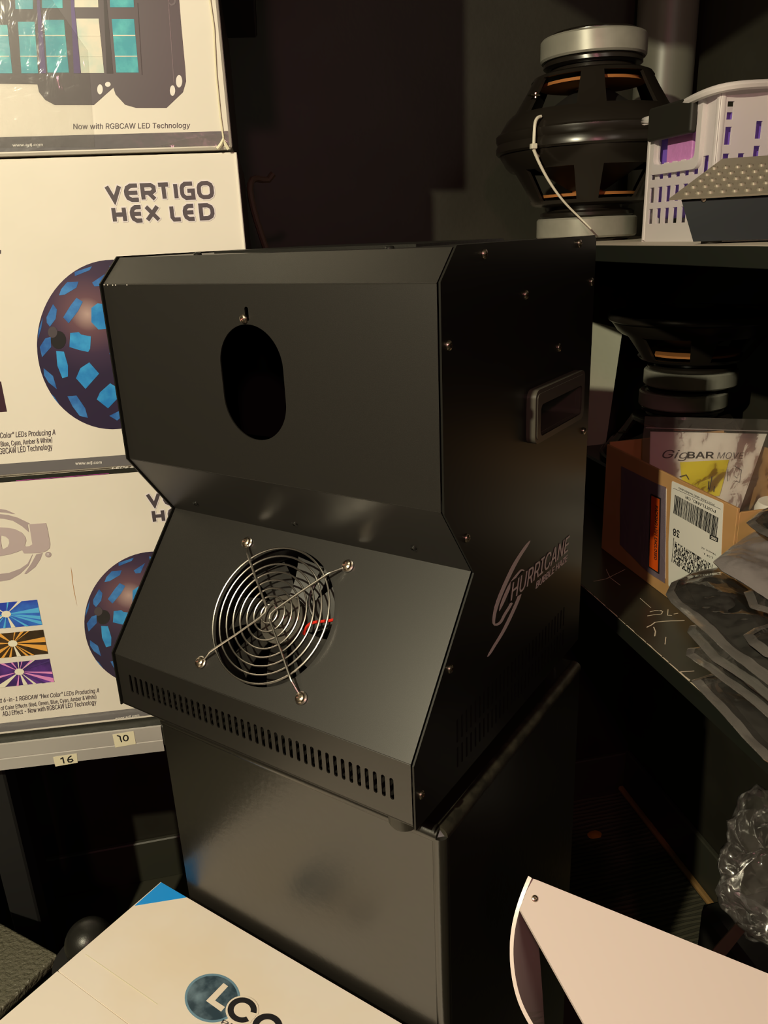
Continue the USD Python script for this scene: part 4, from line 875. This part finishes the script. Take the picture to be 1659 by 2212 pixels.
# =================================================================== BAGGED PARTS ON THE LOWER SHELF
def lens(pxs, z, th, size=.007, seed=0, amp=.35, freq=22, tilt=(0, 0), edge=.02, grow=0.0, rim=0.0):
    Q = Polygon([onz(x, y, z)[:2] for x, y in pxs]).buffer(0)
    for gr, op in ((grow, .004), (grow / 2, .002), (0, .001), (0, 0)):
        P = Q.buffer(gr).buffer(-op).buffer(op)
        if P.area > .55 * Q.area: break
    if rim: P = P.difference(P.buffer(-rim))
    if hasattr(P, 'geoms'): P = max(P.geoms, key=lambda g: g.area)
    v, f = trimesh.creation.triangulate_polygon(P, engine='earcut')
    v, f = trimesh.remesh.subdivide_to_size(np.column_stack([v, np.zeros(len(v))]), f, size); t = trimesh.Trimesh(v, f); t.merge_vertices(); v = np.array(t.vertices)
    O = Polygon(P.exterior).exterior if P.geom_type == 'Polygon' else P.boundary
    d = np.array([O.distance(Point(*q[:2])) for q in v]); n = meshkit.fbm(np.column_stack([v[:, 0] * freq, v[:, 1] * freq, np.full(len(v), seed * 3.7)]), 4, seed)
    k = (1 - np.exp(-d / edge)); c = v.mean(0)
    zz = z + tilt[0] * (v[:, 0] - c[0]) + tilt[1] * (v[:, 1] - c[1])
    up = zz + k * th * (.5 + amp * (n - .5) * 2) + (n - .5) * .006 * amp * 2; dn = zz - k * th * .45
    nv = len(v); F = np.vstack([t.faces, t.faces[:, ::-1] + nv]); V = np.vstack([np.column_stack([v[:, :2], up]), np.column_stack([v[:, :2], np.minimum(dn, up - .0004)])])
    return trimesh.Trimesh(V, F, process=False)
def bagged(label, film_px, fill_px, z, th, seed, film='film', fill='fabric', tilt=(0, 0)):
    f = lens(film_px, z, th, seed=seed, amp=.45, freq=20, tilt=tilt); c = f.bounds.mean(0)
    T = Thing('bagged_part', label, 'bagged part', (c[0], c[1], f.bounds[0, 2]), 0, 'plastic bagged black parts')
    if fill_px: part(T, 'contents', lens(fill_px, z, th * .72, seed=seed + 50, amp=.35, freq=11, tilt=tilt, grow=-.006), fill, smooth=50)
    part(T, 'plastic_bag', f, film, smooth=50)
    if fill_px: part(T, 'sealed_edge', lens(film_px, z + .0012, th, seed=seed, amp=.45, freq=20, tilt=tilt, rim=.009), 'film_edge', 'pale clear edge of the bag', smooth=50)
bagged('lowest clear bag of the pile, lying flat along the shelf edge', [(1492, 1470), (1560, 1447), (1610, 1475), (1720, 1575), (1720, 1680), (1650, 1640)], [(1535, 1475), (1570, 1462), (1610, 1490), (1720, 1590), (1720, 1660), (1640, 1600)], 1.014, .026, 1)
bagged('thin clear bag of the pile with crumpled open end, second from the bottom', [(1481, 1415), (1485, 1400), (1530, 1396), (1580, 1440), (1720, 1560), (1720, 1600), (1600, 1500), (1540, 1455)], [(1540, 1410), (1580, 1445), (1720, 1565), (1720, 1590), (1600, 1495)], 1.038, .024, 2)
bagged('crumpled clear bag in the middle of the pile, under the big folded black one', [(1484, 1365), (1490, 1352), (1530, 1350), (1600, 1400), (1720, 1500), (1720, 1560), (1620, 1480), (1540, 1430)], [(1545, 1362), (1600, 1405), (1720, 1510), (1720, 1545), (1620, 1470)], 1.062, .028, 3)
bagged('largest bag of the pile, folded black sheet with a long shiny crease', [(1438, 1282), (1450, 1258), (1478, 1245), (1560, 1236), (1640, 1290), (1720, 1360), (1720, 1530), (1590, 1425), (1500, 1346), (1450, 1300)], [(1470, 1262), (1480, 1247), (1560, 1238), (1640, 1292), (1720, 1365), (1720, 1515), (1590, 1410), (1500, 1320)], 1.098, .04, 4)
bagged('frosted whitish bag of the pile, lying over the brown carton front', [(1540, 1215), (1580, 1180), (1640, 1140), (1720, 1115), (1720, 1330), (1620, 1270), (1560, 1235)], None, 1.150, .03, 5, 'film_frost')
bagged('small clear bag tip at the right edge, just below the frosted bag', [(1606, 1280), (1660, 1262), (1720, 1270), (1720, 1340), (1650, 1320), (1620, 1312)], [(1650, 1280), (1720, 1285), (1720, 1335), (1655, 1312)], 1.128, .014, 6)
bagged('glossy clear bag corner at the right edge, half way down the pile', [(1605, 1372), (1630, 1355), (1680, 1340), (1720, 1345), (1720, 1440), (1650, 1420), (1618, 1395)], [(1630, 1372), (1720, 1355), (1720, 1435), (1650, 1412)], 1.120, .018, 7)
bagged('clear bag with black part, topmost at the right edge beside the carton', [(1612, 1128), (1640, 1108), (1720, 1085), (1720, 1170), (1660, 1160), (1640, 1150)], [(1640, 1130), (1720, 1115), (1720, 1160), (1660, 1148)], 1.185, .03, 8)

# =================================================================== WHITE ACRYLIC STAND, bottom right
sA, sB, sC, sD = depth(1147, 1897, .62), depth(1720, 2128, .60), depth(1300, 2280, .56), depth(1125, 1966, .605)
nn = np.cross(sB - sA, sC - sA); nn /= np.linalg.norm(nn); uu = (sB - sA) / np.linalg.norm(sB - sA)
AP = Plane(sA, uu, np.cross(nn, uu)); 
if AP.n @ (CAM - sA) < 0: AP = Plane(sA, uu, -np.cross(nn, uu))
AC = Thing('acrylic_stand', 'white plastic angled stand with a curved side strip and one screw, at the bottom right', 'stand', (sC[0], sC[1], 0))
part(AC, 'face_plate', AP.ext(AP.poly([(1147, 1897), (1158, 1900), (1800, 2160), (1800, 2420), (1500, 2600), (1262, 2212), (1131, 1978), (1124, 1964)]).buffer(-.0008).buffer(.0008), .0035, -.0035), 'acrylic')
screw(AC, Plane(AP.at(*AP.px(1155, 1941)), AP.u, AP.v), 0, 0, .62)
near = smooth_path([(1141, 1892), (1119, 1948), (1104, 2010), (1101, 2060), (1107, 2120), (1121, 2170), (1142, 2212), (1172, 2260)], 30)
far = np.column_stack([np.linspace(1146, 1173, 30), np.linspace(1900, 2262, 30)])
Vn = np.array([depth(x, y, .618 - .0012 * i) for i, (x, y) in enumerate(near)]); Vf = np.array([depth(x, y, .665 - .0006 * i) for i, (x, y) in enumerate(far)])
def ruled(P, Q, th):
    n = len(P); T = np.gradient(P, axis=0); N = np.cross(T, Q - P + 1e-9); N /= np.linalg.norm(N, axis=1, keepdims=True)
    V = np.vstack([P, Q, Q + N * th, P + N * th]); F = []
    for i in range(n - 1):
        for a, b in ((0, n), (n, 2 * n), (2 * n, 3 * n), (3 * n, 0)): F += [[a + i, b + i, b + i + 1], [a + i, b + i + 1, a + i + 1]]
    F += [[0, n, 2 * n], [0, 2 * n, 3 * n], [n - 1, 2 * n - 1, 3 * n - 1], [n - 1, 3 * n - 1, 4 * n - 1]]
    t = trimesh.Trimesh(V, F, process=False); t.fix_normals(); return t
part(AC, 'curved_strip', ruled(Vn, Vf, .003), 'acrylic')
legb = depth(1500, 2590, .56)
part(AC, 'leg', tube([AP.at(*AP.px(1420, 2420), -.006), [AP.at(*AP.px(1420, 2420), -.006)[0], AP.at(*AP.px(1420, 2420), -.006)[1], 0]], .008, 12), 'acrylic')

# =================================================================== BAG AND STRAP under the shelf, scrap on the floor
bp = depth(1640, 1960, 1.02)
single('tote_box', bx(.60, .98, bp[1] - .30, bp[1] + .10, 0, bp[2] - .085, .01), 'blackplastic', 'black storage tote under the right shelf, below the crumpled bag', 'tote')
t = trimesh.creation.icosphere(4, 1.0); n = meshkit.fbm(t.vertices * 1.7, 5, 3); t.vertices = t.vertices * (1 + 1.3 * (n - .5))[:, None] * [.085, .085, .098] + bp + [.04, 0, .03]
single('plastic_bag', t, 'film', 'crumpled clear plastic bag on the tote under the right shelf', 'bag', smooth=50)
s0, s1 = depth(1592, 1990, 1.0), depth(1478, 2120, .98)
single('webbing_strap', ruled(np.linspace(s0, s1, 8), np.linspace(depth(1612, 2005, 1.0), depth(1505, 2140, .98), 8), .002), 'brown', 'brown webbing strap hanging from the crumpled bag under the shelf', 'strap')
op = onz(1285, 1803, .004)
t = trimesh.creation.icosphere(2, 1.0); t.vertices = t.vertices * [.017, .013, .004] * (1 + .3 * meshkit.noise(t.vertices * 2, 5))[:, None] + op
single('scrap', t, 'leaf', 'small orange scrap lying on the dark floor behind the cabinet', 'scrap')
